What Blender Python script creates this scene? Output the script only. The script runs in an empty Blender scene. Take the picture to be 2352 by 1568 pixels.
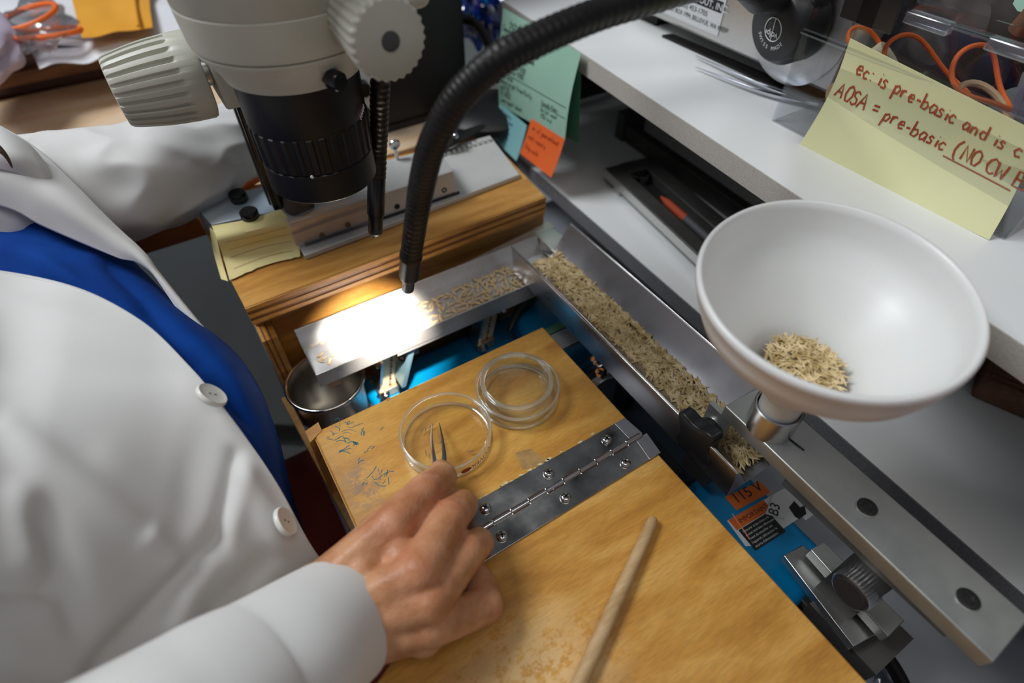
import bpy, math, random
import numpy as np
from mathutils import Vector, Matrix, Euler, noise
rnd = random.Random(7)
S = bpy.context.scene
COL = S.collection
ZB = 0.80          # height of the work board above the floor (m)

# ---------------------------------------------------------------- camera
F, CX, CY, HC = 1300.0, 1176.0, 784.0, 0.34      # focal length in px (of 2352), camera height above board
A = np.array([3094.0, 1434.0, -F]); A /= np.linalg.norm(A)
Zu = np.array([0, F, 1434.0]); Zu /= np.linalg.norm(Zu)
B = np.cross(Zu, A)
R = np.array([A, B, Zu])
C0 = np.array([0, 0, HC])
def ray(px, py): return R @ np.array([px - CX, -(py - CY), -F])
def W(px, py, z=0.0):
    r = ray(px, py); return C0 + r * ((z - HC) / r[2])
def dep(px, py, d): return C0 + ray(px, py) / F * d
def atx(px, py, x):
    r = ray(px, py); return C0 + r * (x / r[0])
def aty(px, py, y):
    r = ray(px, py); return C0 + r * (y / r[1])
cam = bpy.data.cameras.new('camera'); cam.sensor_width = 36.0; cam.lens = F / 2352 * 36
cam.clip_start = 0.01; cam.clip_end = 30
cam.dof.use_dof = True; cam.dof.focus_distance = 0.385; cam.dof.aperture_fstop = 4.0
co = bpy.data.objects.new('camera', cam); COL.objects.link(co)
Mx = Matrix([list(R[0]) + [0], list(R[1]) + [0], list(R[2]) + [0], [0, 0, 0, 1]])
Mx.translation = Vector((0, 0, HC + ZB)); co.matrix_world = Mx
S.camera = co

# ---------------------------------------------------------------- world, lights, exposure
wd = bpy.data.worlds.new('world'); S.world = wd; wd.use_nodes = True
wd.node_tree.nodes['Background'].inputs[0].default_value = (0.80, 0.87, 1.0, 1)
wd.node_tree.nodes['Background'].inputs[1].default_value = 0.15
S.view_settings.view_transform = 'Standard'; S.view_settings.look = 'None'
S.view_settings.exposure = 0.04; S.view_settings.gamma = 1.0
def area(name, loc, tgt, sx, sy, power, col):
    l = bpy.data.lights.new(name, 'AREA'); l.shape = 'RECTANGLE'; l.size = sx; l.size_y = sy
    l.energy = power; l.color = col
    o = bpy.data.objects.new(name, l); COL.objects.link(o)
    o.location = Vector(loc) + Vector((0, 0, ZB))
    o.rotation_euler = (Vector(tgt) - Vector(loc)).to_track_quat('-Z', 'Y').to_euler()
    return o
area('window_light', (-0.55, 0.90, 1.35), (0.08, 0.2, 0), 0.62, 0.5, 18.5, (0.92, 0.96, 1.0))
area('ceiling_light', (0.05, -0.35, 1.6), (0.3, 0.2, 0), 1.2, 0.5, 4.2, (1.0, 0.95, 0.88))
TIP = dep(937, 664, 0.378)
SPOT = W(884, 768, -0.015)
sl = bpy.data.lights.new('fibre_light', 'SPOT'); sl.energy = 8.5; sl.spot_size = math.radians(50); sl.spot_blend = 1.0
sl.color = (1.0, 0.90, 0.78); sl.shadow_soft_size = 0.004
so = bpy.data.objects.new('fibre_light', sl); COL.objects.link(so)
_tl = Vector(TIP) + (Vector(SPOT) - Vector(TIP)).normalized() * 0.004
so.location = _tl + Vector((0, 0, ZB))
so.rotation_euler = (Vector(SPOT) - Vector(TIP)).to_track_quat('-Z', 'Y').to_euler()

# ---------------------------------------------------------------- materials
MAT = {}
def nm(name):
    m = bpy.data.materials.new(name); m.use_nodes = True; MAT[name] = m
    return m, m.node_tree.nodes, m.node_tree.links, m.node_tree.nodes['Principled BSDF']
def setp(b, **k):
    for a, v in k.items():
        a = {'rough': 'Roughness', 'metal': 'Metallic', 'spec': 'Specular IOR Level', 'trans': 'Transmission Weight', 'ior': 'IOR',
             'sss': 'Subsurface Weight', 'sssc': 'Subsurface Scale', 'coat': 'Coat Weight', 'coatr': 'Coat Roughness', 'sheen': 'Sheen Weight',
             'aniso': 'Anisotropic', 'alpha': 'Alpha'}[a]
        b.inputs[a].default_value = v
def mat(name, col, col2=None, nscale=60, stretch=(1, 1, 1), detail=4, bump=0.0, bscale=400, lo=.35, hi=.65, rvar=None, **k):
    m, n, l, b = nm(name)
    b.inputs['Base Color'].default_value = (*col, 1); setp(b, **k)
    tc = n.new('ShaderNodeTexCoord'); mp = n.new('ShaderNodeMapping'); mp.inputs['Scale'].default_value = stretch
    l.new(tc.outputs['Object'], mp.inputs['Vector'])
    if col2 is not None or rvar:
        t = n.new('ShaderNodeTexNoise'); t.inputs['Scale'].default_value = nscale; t.inputs['Detail'].default_value = detail
        l.new(mp.outputs[0], t.inputs['Vector'])
        if col2 is not None:
            r = n.new('ShaderNodeValToRGB'); r.color_ramp.elements[0].color = (*col, 1); r.color_ramp.elements[1].color = (*col2, 1)
            r.color_ramp.elements[0].position = lo; r.color_ramp.elements[1].position = hi
            l.new(t.outputs['Fac'], r.inputs[0]); l.new(r.outputs[0], b.inputs['Base Color'])
        if rvar:
            mr = n.new('ShaderNodeMapRange'); mr.inputs['To Min'].default_value = rvar[0]; mr.inputs['To Max'].default_value = rvar[1]
            mr.inputs['From Min'].default_value = .3; mr.inputs['From Max'].default_value = .7
            l.new(t.outputs['Fac'], mr.inputs[0]); l.new(mr.outputs[0], b.inputs['Roughness'])
    if bump:
        t2 = n.new('ShaderNodeTexNoise'); t2.inputs['Scale'].default_value = bscale; t2.inputs['Detail'].default_value = 3
        l.new(mp.outputs[0], t2.inputs['Vector'])
        bp = n.new('ShaderNodeBump'); bp.inputs['Strength'].default_value = bump; bp.inputs['Distance'].default_value = 0.0005
        l.new(t2.outputs['Fac'], bp.inputs['Height']); l.new(bp.outputs[0], b.inputs['Normal'])
    return m
def wood(name, c1, c2, c3, rough=.35, ang=0.3, sc=(9, 60, 60), worn=None, coat=.25):
    m, n, l, b = nm(name); setp(b, rough=rough, coat=coat, coatr=.25)
    tc = n.new('ShaderNodeTexCoord'); mp = n.new('ShaderNodeMapping'); mp.inputs['Scale'].default_value = sc
    mp.inputs['Rotation'].default_value = (0, 0, ang)
    l.new(tc.outputs['Object'], mp.inputs['Vector'])
    t = n.new('ShaderNodeTexNoise'); t.inputs['Scale'].default_value = 1.0; t.inputs['Detail'].default_value = 5; t.inputs['Distortion'].default_value = .6
    l.new(mp.outputs[0], t.inputs['Vector'])
    r = n.new('ShaderNodeValToRGB'); e = r.color_ramp.elements
    e[0].color = (*c1, 1); e[0].position = .32; e[1].color = (*c3, 1); e[1].position = .68
    x = e.new(.5); x.color = (*c2, 1)
    l.new(t.outputs['Fac'], r.inputs[0])
    f = n.new('ShaderNodeTexNoise'); f.inputs['Scale'].default_value = 8; f.inputs['Detail'].default_value = 6
    mp2 = n.new('ShaderNodeMapping'); mp2.inputs['Scale'].default_value = (sc[0] * 1.5, sc[1] * 3, sc[2]); mp2.inputs['Rotation'].default_value = (0, 0, ang)
    l.new(tc.outputs['Object'], mp2.inputs['Vector']); l.new(mp2.outputs[0], f.inputs['Vector'])
    mx = n.new('ShaderNodeMix'); mx.data_type = 'RGBA'; mx.blend_type = 'MULTIPLY'; mx.inputs[0].default_value = .35
    l.new(r.outputs[0], mx.inputs[6])
    r2 = n.new('ShaderNodeValToRGB'); r2.color_ramp.elements[0].color = (.55, .5, .45, 1); r2.color_ramp.elements[0].position = .35
    r2.color_ramp.elements[1].color = (1, 1, 1, 1); r2.color_ramp.elements[1].position = .6
    l.new(f.outputs['Fac'], r2.inputs[0]); l.new(r2.outputs[0], mx.inputs[7])
    out = mx.outputs[2]
    if worn:      # worn grey patches: list of (x,y,rx,ry,colour,amount,noise threshold)
        geo = n.new('ShaderNodeTexCoord')
        wn = n.new('ShaderNodeTexNoise'); wn.inputs['Scale'].default_value = 160; wn.inputs['Detail'].default_value = 8; wn.inputs['Roughness'].default_value = .7
        l.new(geo.outputs['Object'], wn.inputs['Vector'])
        for (wx, wy, rx, ry, wc, am, th) in worn:
            mm_ = n.new('ShaderNodeMapping'); mm_.inputs['Location'].default_value = (-(wx - .095) / rx, -(wy - .1) / ry, 0); mm_.inputs['Scale'].default_value = (1 / rx, 1 / ry, 0)
            l.new(geo.outputs['Object'], mm_.inputs['Vector'])
            ln = n.new('ShaderNodeVectorMath'); ln.operation = 'LENGTH'; l.new(mm_.outputs[0], ln.inputs[0])
            mr = n.new('ShaderNodeMapRange'); mr.inputs['From Min'].default_value = 1; mr.inputs['From Max'].default_value = .3
            l.new(ln.outputs['Value'], mr.inputs[0])
            mr2 = n.new('ShaderNodeMapRange'); mr2.inputs['From Min'].default_value = th; mr2.inputs['From Max'].default_value = th + .08
            l.new(wn.outputs['Fac'], mr2.inputs[0])
            ml = n.new('ShaderNodeMath'); ml.operation = 'MULTIPLY'; l.new(mr.outputs[0], ml.inputs[0]); l.new(mr2.outputs[0], ml.inputs[1])
            ml2 = n.new('ShaderNodeMath'); ml2.operation = 'MULTIPLY'; ml2.inputs[1].default_value = am; l.new(ml.outputs[0], ml2.inputs[0])
            m3 = n.new('ShaderNodeMix'); m3.data_type = 'RGBA'; l.new(ml2.outputs[0], m3.inputs[0]); l.new(out, m3.inputs[6]); m3.inputs[7].default_value = (*wc, 1)
            out = m3.outputs[2]
    l.new(out, b.inputs['Base Color'])
    return m
TEAL = (.02, .20, .25)
wood('board_wood', (.52, .23, .035), (.66, .33, .06), (.76, .43, .10), rough=.34, ang=.45, sc=(14, 55, 55),
     worn=[(.012, .205, .014, .03, (.30, .20, .13), .75, .47),
           (.055, .215, .008, .005, (.1, .06, .03), .5, .55), (.075, .262, .006, .003, (.08, .05, .03), .7, .4)])
wood('big_board_wood', (.44, .19, .025), (.60, .29, .05), (.74, .42, .11), rough=.36, ang=.55, sc=(12, 42, 50),
     worn=[(.060, .080, .03, .02, (.20, .11, .04), .35, .58), (.045, .045, .06, .05, (.84, .62, .34), .5, .42)])
wood('box_wood', (.42, .18, .04), (.58, .28, .06), (.66, .35, .10), rough=.3, ang=.0, sc=(10, 70, 70))
wood('dark_wood', (.18, .065, .018), (.26, .10, .025), (.34, .14, .04), rough=.35, ang=.0, sc=(8, 60, 60))
wood('table_wood', (.76, .50, .28), (.82, .60, .40), (.85, .66, .48), rough=.3, sc=(6, 40, 40))
wood('dowel_wood', (.46, .28, .12), (.55, .36, .17), (.62, .42, .22), rough=.6, sc=(30, 200, 200), coat=0)
wood('brown_wood', (.05, .018, .006), (.09, .03, .01), (.14, .05, .015), rough=.3, sc=(8, 60, 60))
# plywood edge: layers by height
def plywood(name):
    m, n, l, b = nm(name); setp(b, rough=.4)
    tc = n.new('ShaderNodeTexCoord'); sp = n.new('ShaderNodeSeparateXYZ'); l.new(tc.outputs['Object'], sp.inputs[0])
    w = n.new('ShaderNodeMath'); w.operation = 'MULTIPLY'; w.inputs[1].default_value = 900; l.new(sp.outputs[2], w.inputs[0])
    s = n.new('ShaderNodeMath'); s.operation = 'SINE'; l.new(w.outputs[0], s.inputs[0])
    nz = n.new('ShaderNodeTexNoise'); nz.inputs['Scale'].default_value = 60; l.new(tc.outputs['Object'], nz.inputs[0])
    ad = n.new('ShaderNodeMath'); ad.operation = 'ADD'; l.new(s.outputs[0], ad.inputs[0]); l.new(nz.outputs[0], ad.inputs[1])
    r = n.new('ShaderNodeValToRGB'); r.color_ramp.elements[0].color = (.13, .045, .012, 1); r.color_ramp.elements[0].position = .2
    r.color_ramp.elements[1].color = (.50, .24, .06, 1); r.color_ramp.elements[1].position = .8
    l.new(ad.outputs[0], r.inputs[0]); l.new(r.outputs[0], b.inputs['Base Color'])
plywood('plywood_edge')
mat('steel', (.60, .59, .58), (.64, .63, .62), nscale=600, metal=1, rvar=(.28, .34))
mat('chute_steel', (.53, .51, .52), (.57, .55, .56), nscale=40, metal=1, rvar=(.26, .32))
mat('tray_aluminium', (.72, .71, .70), (.76, .75, .74), nscale=60, metal=.72, rvar=(.26, .32))
mat('bar_aluminium', (.46, .47, .44), (.52, .53, .50), nscale=30, stretch=(2, 2, 2), metal=.8, rvar=(.36, .42))
mat('hinge_steel', (.30, .29, .27), (.55, .53, .49), nscale=38, detail=9, metal=1, rvar=(.08, .32))
mat('dark_metal', (.075, .07, .065), (.10, .095, .09), nscale=30, metal=.5, rough=.45)
mat('mirror_steel', (.62, .61, .60), metal=1, rough=.12)
mat('cup_steel', (.50, .48, .45), (.54, .52, .48), nscale=50, metal=1, rvar=(.28, .34))
mat('brass_clamp', (.55, .33, .22), (.62, .42, .30), nscale=90, metal=.9, rough=.35)
mat('black_plastic', (.012, .012, .013), rough=.42, bump=.08, bscale=1800)
mat('lens_black', (.009, .008, .008), rough=.42, spec=.35)
mat('black_gloss', (.010, .010, .011), rough=.22)
mat('black_rubber', (.008, .0075, .007), (.014, .012, .011), nscale=150, rough=.42, spec=.3)
mat('navy_dark', (.004, .012, .025), (.008, .020, .04), nscale=20, rough=.6)
mat('scope_grey', (.52, .51, .43), (.56, .55, .47), nscale=30, rough=.42, bump=.12, bscale=2200)
mat('grey_rubber', (.07, .07, .075), rough=.6)
mat('blue_paint', (.0, .16, .36), (.0, .19, .42), nscale=10, rough=.28, bump=.15, bscale=300, coat=.4)
mat('cream_fibre', (.62, .53, .33), (.68, .60, .40), nscale=60, rough=.6)
mat('white_laminate', (.80, .81, .80), (.84, .85, .84), nscale=7, rough=.32, detail=6)
mat('bench_laminate', (.36, .38, .42), (.42, .44, .48), nscale=9, rough=.35)
mat('shelf_edge', (.44, .42, .38), (.53, .50, .46), nscale=700, rough=.6, bump=.5, bscale=1500)
mat('dark_shelf_edge', (.16, .16, .17), (.22, .22, .23), nscale=700, rough=.6, bump=.4, bscale=1500)
mat('dark_interior', (.035, .026, .024), (.05, .036, .033), nscale=8, rough=.7)
mat('plate_paint', (.44, .54, .64), (.58, .64, .68), nscale=18, detail=8, rough=.4, metal=.15, lo=.42, hi=.58)
mat('channel_paint', (.56, .56, .54), (.62, .61, .58), nscale=25, rough=.42, metal=.2)
mat('white_plastic', (.80, .80, .78), rough=.35, sss=.25, sssc=.004, bump=.06, bscale=300)
mat('coat_cloth', (.66, .65, .63), (.70, .69, .67), nscale=12, rough=.85, sheen=.3, bump=.12, bscale=2600, sss=.08, sssc=.003)
mat('shirt_cloth', (.001, .030, .19), (.002, .045, .25), nscale=20, rough=.9, spec=.15, bump=.35, bscale=2400)
mat('trouser_cloth', (.16, .02, .012), (.24, .035, .02), nscale=14, rough=.85, bump=.3, bscale=1500)
mat('button_plastic', (.74, .73, .68), rough=.3)
mat('seed_husk', (.50, .36, .15), (.80, .64, .36), nscale=140, detail=2, lo=.38, hi=.62, rough=.55)
mat('seed_pale', (.62, .44, .22), (.86, .70, .45), nscale=160, detail=2, rough=.5)
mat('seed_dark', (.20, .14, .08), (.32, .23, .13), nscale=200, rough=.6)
mat('paper_yellow', (.74, .72, .40), (.78, .76, .44), nscale=15, rough=.8)
mat('paper_aged', (.76, .68, .32), (.80, .66, .30), nscale=25, rough=.75)
mat('paper_green', (.30, .52, .40), (.34, .56, .44), nscale=12, rough=.8)
mat('paper_deep_green', (.10, .32, .20), rough=.8)
mat('paper_orange', (.85, .13, .02), (.90, .16, .03), nscale=12, rough=.8)
mat('paper_cyan', (.25, .56, .58), (.29, .60, .62), nscale=12, rough=.8)
mat('paper_white', (.74, .75, .77), rough=.7)
mat('envelope_orange', (.72, .32, .02), (.78, .37, .04), nscale=9, rough=.6)
mat('ink_teal', (.02, .17, .22), rough=.6)
mat('glue_tint', (.34, .20, .07), (.46, .27, .09), nscale=220, rough=.5)
mat('ink_red', (.42, .06, .015), rough=.7)
mat('ink_black', (.015, .018, .02), rough=.7)
mat('ink_blue', (.03, .08, .20), rough=.7)
mat('ink_darkred', (.30, .03, .01), rough=.7)
mat('label_orange', (.62, .13, .02), rough=.4)
mat('label_black', (.014, .014, .014), rough=.4)
mat('label_white', (.62, .63, .64), rough=.35)
mat('etch_white', (.8, .8, .8), rough=.6)
mat('band_orange', (.85, .16, .02), rough=.5)
mat('band_tan', (.62, .42, .24), rough=.55)
mat('floor_lino', (.55, .59, .56), (.60, .64, .61), nscale=5, rough=.4)
mat('cork', (.13, .06, .035), (.20, .09, .05), nscale=90, rough=.8, bump=.6, bscale=400)
mat('bag_purple', (.42, .36, .45), (.52, .44, .54), nscale=9, rough=.4)
mat('hair', (.06, .035, .02), rough=.5)
mat('tweezer_steel', (.80, .84, .92), metal=1, rough=.2)
mat('spring_blue', (.25, .42, .52), metal=.6, rough=.3)
mat('wall_paint', (.42, .40, .38), rough=.9)
def clear(name, tint, rough=.03, f0=1.45, base=.0):
    """thin clear plastic or glass: straight-through light plus a Fresnel reflection"""
    m, n, l, b = nm(name); n.remove(b)
    o = n['Material Output']; tr = n.new('ShaderNodeBsdfTransparent'); tr.inputs[0].default_value = (*tint, 1)
    g = n.new('ShaderNodeBsdfGlossy'); g.inputs['Roughness'].default_value = rough; g.inputs[0].default_value = (1, 1, 1, 1)
    lw = n.new('ShaderNodeLayerWeight'); lw.inputs[0].default_value = .5
    pw = n.new('ShaderNodeMath'); pw.operation = 'POWER'; pw.inputs[1].default_value = 5.0; l.new(lw.outputs['Facing'], pw.inputs[0])
    ad = n.new('ShaderNodeMath'); ad.operation = 'MULTIPLY_ADD'; ad.inputs[1].default_value = .85; ad.inputs[2].default_value = .03 + base; ad.use_clamp = True; l.new(pw.outputs[0], ad.inputs[0])
    mx = n.new('ShaderNodeMixShader'); l.new(ad.outputs[0], mx.inputs[0]); l.new(tr.outputs[0], mx.inputs[1]); l.new(g.outputs[0], mx.inputs[2])
    l.new(mx.outputs[0], o.inputs[0])
clear('dish_glass', (.975, .985, .975), base=.02)
clear('box_plastic', (.90, .91, .92), .05, 1.45, .03)
clear('bag_plastic', (.85, .88, .92), .12, 1.5, .10)
clear('film_plastic', (.93, .90, .90), .08, 1.5, .05)
clear('blue_bag_plastic', (.10, .28, .62), .15, 1.5, .10)
clear('milky_bag', (.80, .80, .82), .25, 1.5, .25)
m, n, l, b = nm('rim_glass'); b.inputs['Base Color'].default_value = (.93, .97, .95, 1); setp(b, rough=.03, trans=.9, ior=1.47)
m, n, l, b = nm('lamp_glass'); b.inputs['Base Color'].default_value = (1, 1, 1, 1)
b.inputs['Emission Color'].default_value = (1, .88, .72, 1); b.inputs['Emission Strength'].default_value = 12
m, n, l, b = nm('skin'); setp(b, rough=.46, sss=.12, sssc=.004, spec=.45)
b.inputs['Subsurface Radius'].default_value = (1, .35, .18)
at = n.new('ShaderNodeAttribute'); at.attribute_name = 'tone'
tc = n.new('ShaderNodeTexCoord'); nz = n.new('ShaderNodeTexNoise'); nz.inputs['Scale'].default_value = 75; nz.inputs['Detail'].default_value = 5
l.new(tc.outputs['Object'], nz.inputs['Vector'])
r = n.new('ShaderNodeValToRGB'); r.color_ramp.elements[0].color = (.45, .19, .080, 1); r.color_ramp.elements[0].position = .38
r.color_ramp.elements[1].color = (.60, .30, .155, 1); r.color_ramp.elements[1].position = .62; l.new(nz.outputs['Fac'], r.inputs[0])
mx = n.new('ShaderNodeMix'); mx.data_type = 'RGBA'; l.new(at.outputs['Fac'], mx.inputs[0]); l.new(r.outputs[0], mx.inputs[6]); mx.inputs[7].default_value = (.62, .18, .11, 1)
l.new(mx.outputs[2], b.inputs['Base Color'])
vr = n.new('ShaderNodeTexVoronoi'); vr.inputs['Scale'].default_value = 900; l.new(tc.outputs['Object'], vr.inputs['Vector'])
n2 = n.new('ShaderNodeTexNoise'); n2.inputs['Scale'].default_value = 180; n2.inputs['Detail'].default_value = 4; l.new(tc.outputs['Object'], n2.inputs['Vector'])
ad = n.new('ShaderNodeMath'); ad.operation = 'MULTIPLY_ADD'; ad.inputs[1].default_value = .35; l.new(vr.outputs['Distance'], ad.inputs[0]); l.new(n2.outputs['Fac'], ad.inputs[2])
bp = n.new('ShaderNodeBump'); bp.inputs['Strength'].default_value = .35; bp.inputs['Distance'].default_value = .0012; l.new(ad.outputs[0], bp.inputs['Height']); l.new(bp.outputs[0], b.inputs['Normal'])

# ---------------------------------------------------------------- mesh helpers (coordinates relative to the board top)
V = lambda p: Vector((float(p[0]), float(p[1]), float(p[2])))
def frame(ax, up=None):
    ax = V(ax).normalized(); up = V(up) if up is not None else (Vector((0, 0, 1)) if abs(ax.z) < .9 else Vector((1, 0, 0)))
    u = (up - ax * up.dot(ax)).normalized(); return u, ax.cross(u), ax
class M:
    def __init__(s): s.v = []; s.f = []
    def add(s, vs, fs):
        o = len(s.v); s.v += [tuple(V(p)) for p in vs]; s.f += [tuple(i + o for i in q) for q in fs]; return s
    def hexa(s, b4, t4):
        return s.add(list(b4) + list(t4), [(3, 2, 1, 0), (4, 5, 6, 7), (0, 1, 5, 4), (1, 2, 6, 5), (2, 3, 7, 6), (3, 0, 4, 7)])
    def box(s, x0, x1, y0, y1, z0, z1):
        return s.hexa([(x0, y0, z0), (x1, y0, z0), (x1, y1, z0), (x0, y1, z0)], [(x0, y0, z1), (x1, y0, z1), (x1, y1, z1), (x0, y1, z1)])
    def prism(s, pts, ext):
        n = len(pts); e = V(ext); ps = [V(p) for p in pts]
        return s.add(ps + [p + e for p in ps], [tuple(range(n))[::-1], tuple(range(n, 2 * n))] + [(i, (i + 1) % n, n + (i + 1) % n, n + i) for i in range(n)])
    def lathe(s, c, ax, prof, n=48, cap0=True, cap1=True, rf=None, up=None):
        """prof: (radius, height along axis)"""
        u, w, a = frame(ax, up); c = V(c); vs = []; fs = []
        for k, (r, h) in enumerate(prof):
            for i in range(n):
                t = 2 * math.pi * i / n; rr = r * (rf(k, t) if rf else 1)
                vs.append(c + a * h + (u * math.cos(t) + w * math.sin(t)) * rr)
        m_ = len(prof)
        for k in range(m_ - 1):
            for i in range(n): fs.append((k * n + i, k * n + (i + 1) % n, (k + 1) * n + (i + 1) % n, (k + 1) * n + i))
        if cap0: fs.append(tuple(range(n))[::-1])
        if cap1: fs.append(tuple(range((m_ - 1) * n, m_ * n)))
        return s.add(vs, fs)
    def tube(s, pts, rad, n=16, sub=1, cap=True, rfun=None, ell=None):
        P = [V(p) for p in pts]; Rr = list(rad) if hasattr(rad, '__len__') else [rad] * len(P)
        if sub > 1:
            Q = []; RR = []
            for i in range(len(P) - 1):
                p0 = P[max(i - 1, 0)]; p1 = P[i]; p2 = P[i + 1]; p3 = P[min(i + 2, len(P) - 1)]
                for j in range(sub):
                    t = j / sub
                    Q.append(.5 * ((2 * p1) + (p2 - p0) * t + (2 * p0 - 5 * p1 + 4 * p2 - p3) * t * t + (3 * p1 - p0 - 3 * p2 + p3) * t ** 3)); RR.append(Rr[i] + (Rr[i + 1] - Rr[i]) * t)
            Q.append(P[-1]); RR.append(Rr[-1]); P, Rr = Q, RR
        vs = []; fs = []; u = None
        for i, p in enumerate(P):
            t = (P[min(i + 1, len(P) - 1)] - P[max(i - 1, 0)]).normalized()
            if u is None: u = frame(t)[0]
            u = (u - t * u.dot(t)).normalized(); w = t.cross(u)
            r = Rr[i] * (rfun(i) if rfun else 1)
            for k in range(n):
                a = 2 * math.pi * k / n
                d = u * math.cos(a) * (ell or 1) + w * math.sin(a)
                vs.append(p + d * r)
        for i in range(len(P) - 1):
            for k in range(n): fs.append((i * n + k, i * n + (k + 1) % n, (i + 1) * n + (k + 1) % n, (i + 1) * n + k))
        if cap: fs.append(tuple(range(n))[::-1]); fs.append(tuple(range((len(P) - 1) * n, len(P) * n)))
        return s.add(vs, fs)
    def ring(s, c, ax, Rm, r, n=64, k=10, ex=1.0):
        u, w, a = frame(ax); c = V(c); vs = []; fs = []
        for i in range(n):
            t = 2 * math.pi * i / n; d = u * math.cos(t) + w * math.sin(t)
            for j in range(k):
                q = 2 * math.pi * j / k; vs.append(c + d * (Rm + r * math.cos(q)) + a * r * ex * math.sin(q))
        for i in range(n):
            for j in range(k): fs.append((i * k + j, ((i + 1) % n) * k + j, ((i + 1) % n) * k + (j + 1) % k, i * k + (j + 1) % k))
        return s.add(vs, fs)
    def sheet(s, fn, nu, nv, th=0.0, two=None):
        """surface fn(u,v); th>0 gives it thickness along its normal"""
        g = [[V(fn(i / nu, j / nv)) for j in range(nv + 1)] for i in range(nu + 1)]
        vs = [p for row in g for p in row]; idx = lambda i, j: i * (nv + 1) + j
        fs = [(idx(i, j), idx(i + 1, j), idx(i + 1, j + 1), idx(i, j + 1)) for i in range(nu) for j in range(nv)]
        if th:
            bk = []
            for i in range(nu + 1):
                for j in range(nv + 1):
                    a = g[min(i + 1, nu)][j] - g[max(i - 1, 0)][j]; b = g[i][min(j + 1, nv)] - g[i][max(j - 1, 0)]
                    nn = a.cross(b); nn = nn.normalized() if nn.length > 1e-12 else Vector((0, 0, 1)); bk.append(g[i][j] - nn * th)
            o = len(vs); vs += bk; fs += [tuple(reversed([q + o for q in f])) for f in list(fs)]
            rim = [idx(i, 0) for i in range(nu + 1)] + [idx(nu, j) for j in range(1, nv + 1)] + [idx(i, nv) for i in range(nu - 1, -1, -1)] + [idx(0, j) for j in range(nv - 1, 0, -1)]
            for a, b in zip(rim, rim[1:] + rim[:1]): fs.append((b, a, a + o, b + o))
        return s.add(vs, fs)
ORG = {}
def link(o, parent=None, label=None, cat=None, group=None, kind=None):
    COL.objects.link(o)
    if parent is not None: o.parent = parent
    if label: o['label'] = label
    if cat: o['category'] = cat
    if group: o['group'] = group
    if kind: o['kind'] = kind
    return o
def T(name, loc, label, cat, group=None, kind=None):
    o = bpy.data.objects.new(name, None); o.empty_display_size = .01; link(o, None, label, cat, group, kind)
    o.location = V(loc) + Vector((0, 0, ZB)); ORG[o.name] = V(loc); return o
def O(name, m, material, parent=None, loc=None, smooth=False, bevel=0.0, seg=2, label=None, cat=None, group=None, kind=None, fix=True, angle=40):
    me = bpy.data.meshes.new(name)
    if parent is not None: org = ORG[parent.name]
    elif loc is not None: org = V(loc)
    else:
        a = np.array(m.v); org = Vector(((a[:, 0].min() + a[:, 0].max()) / 2, (a[:, 1].min() + a[:, 1].max()) / 2, a[:, 2].min()))
    me.from_pydata([tuple(Vector(p) - org) for p in m.v], [], m.f); me.validate()
    import bmesh
    if fix:
        bm = bmesh.new(); bm.from_mesh(me); bmesh.ops.recalc_face_normals(bm, faces=bm.faces)
        bm.to_mesh(me); bm.free()
    me.materials.append(MAT[material])
    o = bpy.data.objects.new(name, me); link(o, parent, label, cat, group, kind)
    if parent is None: o.location = org + Vector((0, 0, ZB))
    ORG[o.name] = org
    if bevel:
        b = o.modifiers.new('bevel', 'BEVEL'); b.width = bevel; b.segments = seg; b.limit_method = 'ANGLE'; b.angle_limit = math.radians(35)
        smooth = True
    if smooth:
        for p in me.polygons: p.use_smooth = True
        e = math.radians(angle); bm = bmesh.new(); bm.from_mesh(me)
        for ed in bm.edges:
            if len(ed.link_faces) == 2 and ed.calc_face_angle(0) > e: ed.smooth = False
        bm.to_mesh(me); bm.free()
    return o
def copy_to(o, loc=None, rot=None, parent=None, label=None, scale=None):
    c = o.copy(); COL.objects.link(c)
    if loc is not None: c.location = V(loc) + (Vector((0, 0, ZB)) if parent is None else Vector((0, 0, 0)))
    if rot is not None: c.rotation_euler = rot
    if scale is not None: c.scale = scale
    if parent is not None: c.parent = parent
    if label: c['label'] = label
    return c
def catmull(net, u, v):
    """net[row][col] of 3D points, u over rows, v over cols"""
    def cr(P, t):
        n_ = len(P) - 1; x = min(max(t, 0), 1) * n_; i = min(int(x), n_ - 1); f = x - i
        p0 = P[max(i - 1, 0)]; p1 = P[i]; p2 = P[i + 1]; p3 = P[min(i + 2, n_)]
        return .5 * ((2 * p1) + (p2 - p0) * f + (2 * p0 - 5 * p1 + 4 * p2 - p3) * f * f + (3 * p1 - p0 - 3 * p2 + p3) * f ** 3)
    return cr([cr(row, v) for row in net], u)
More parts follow.
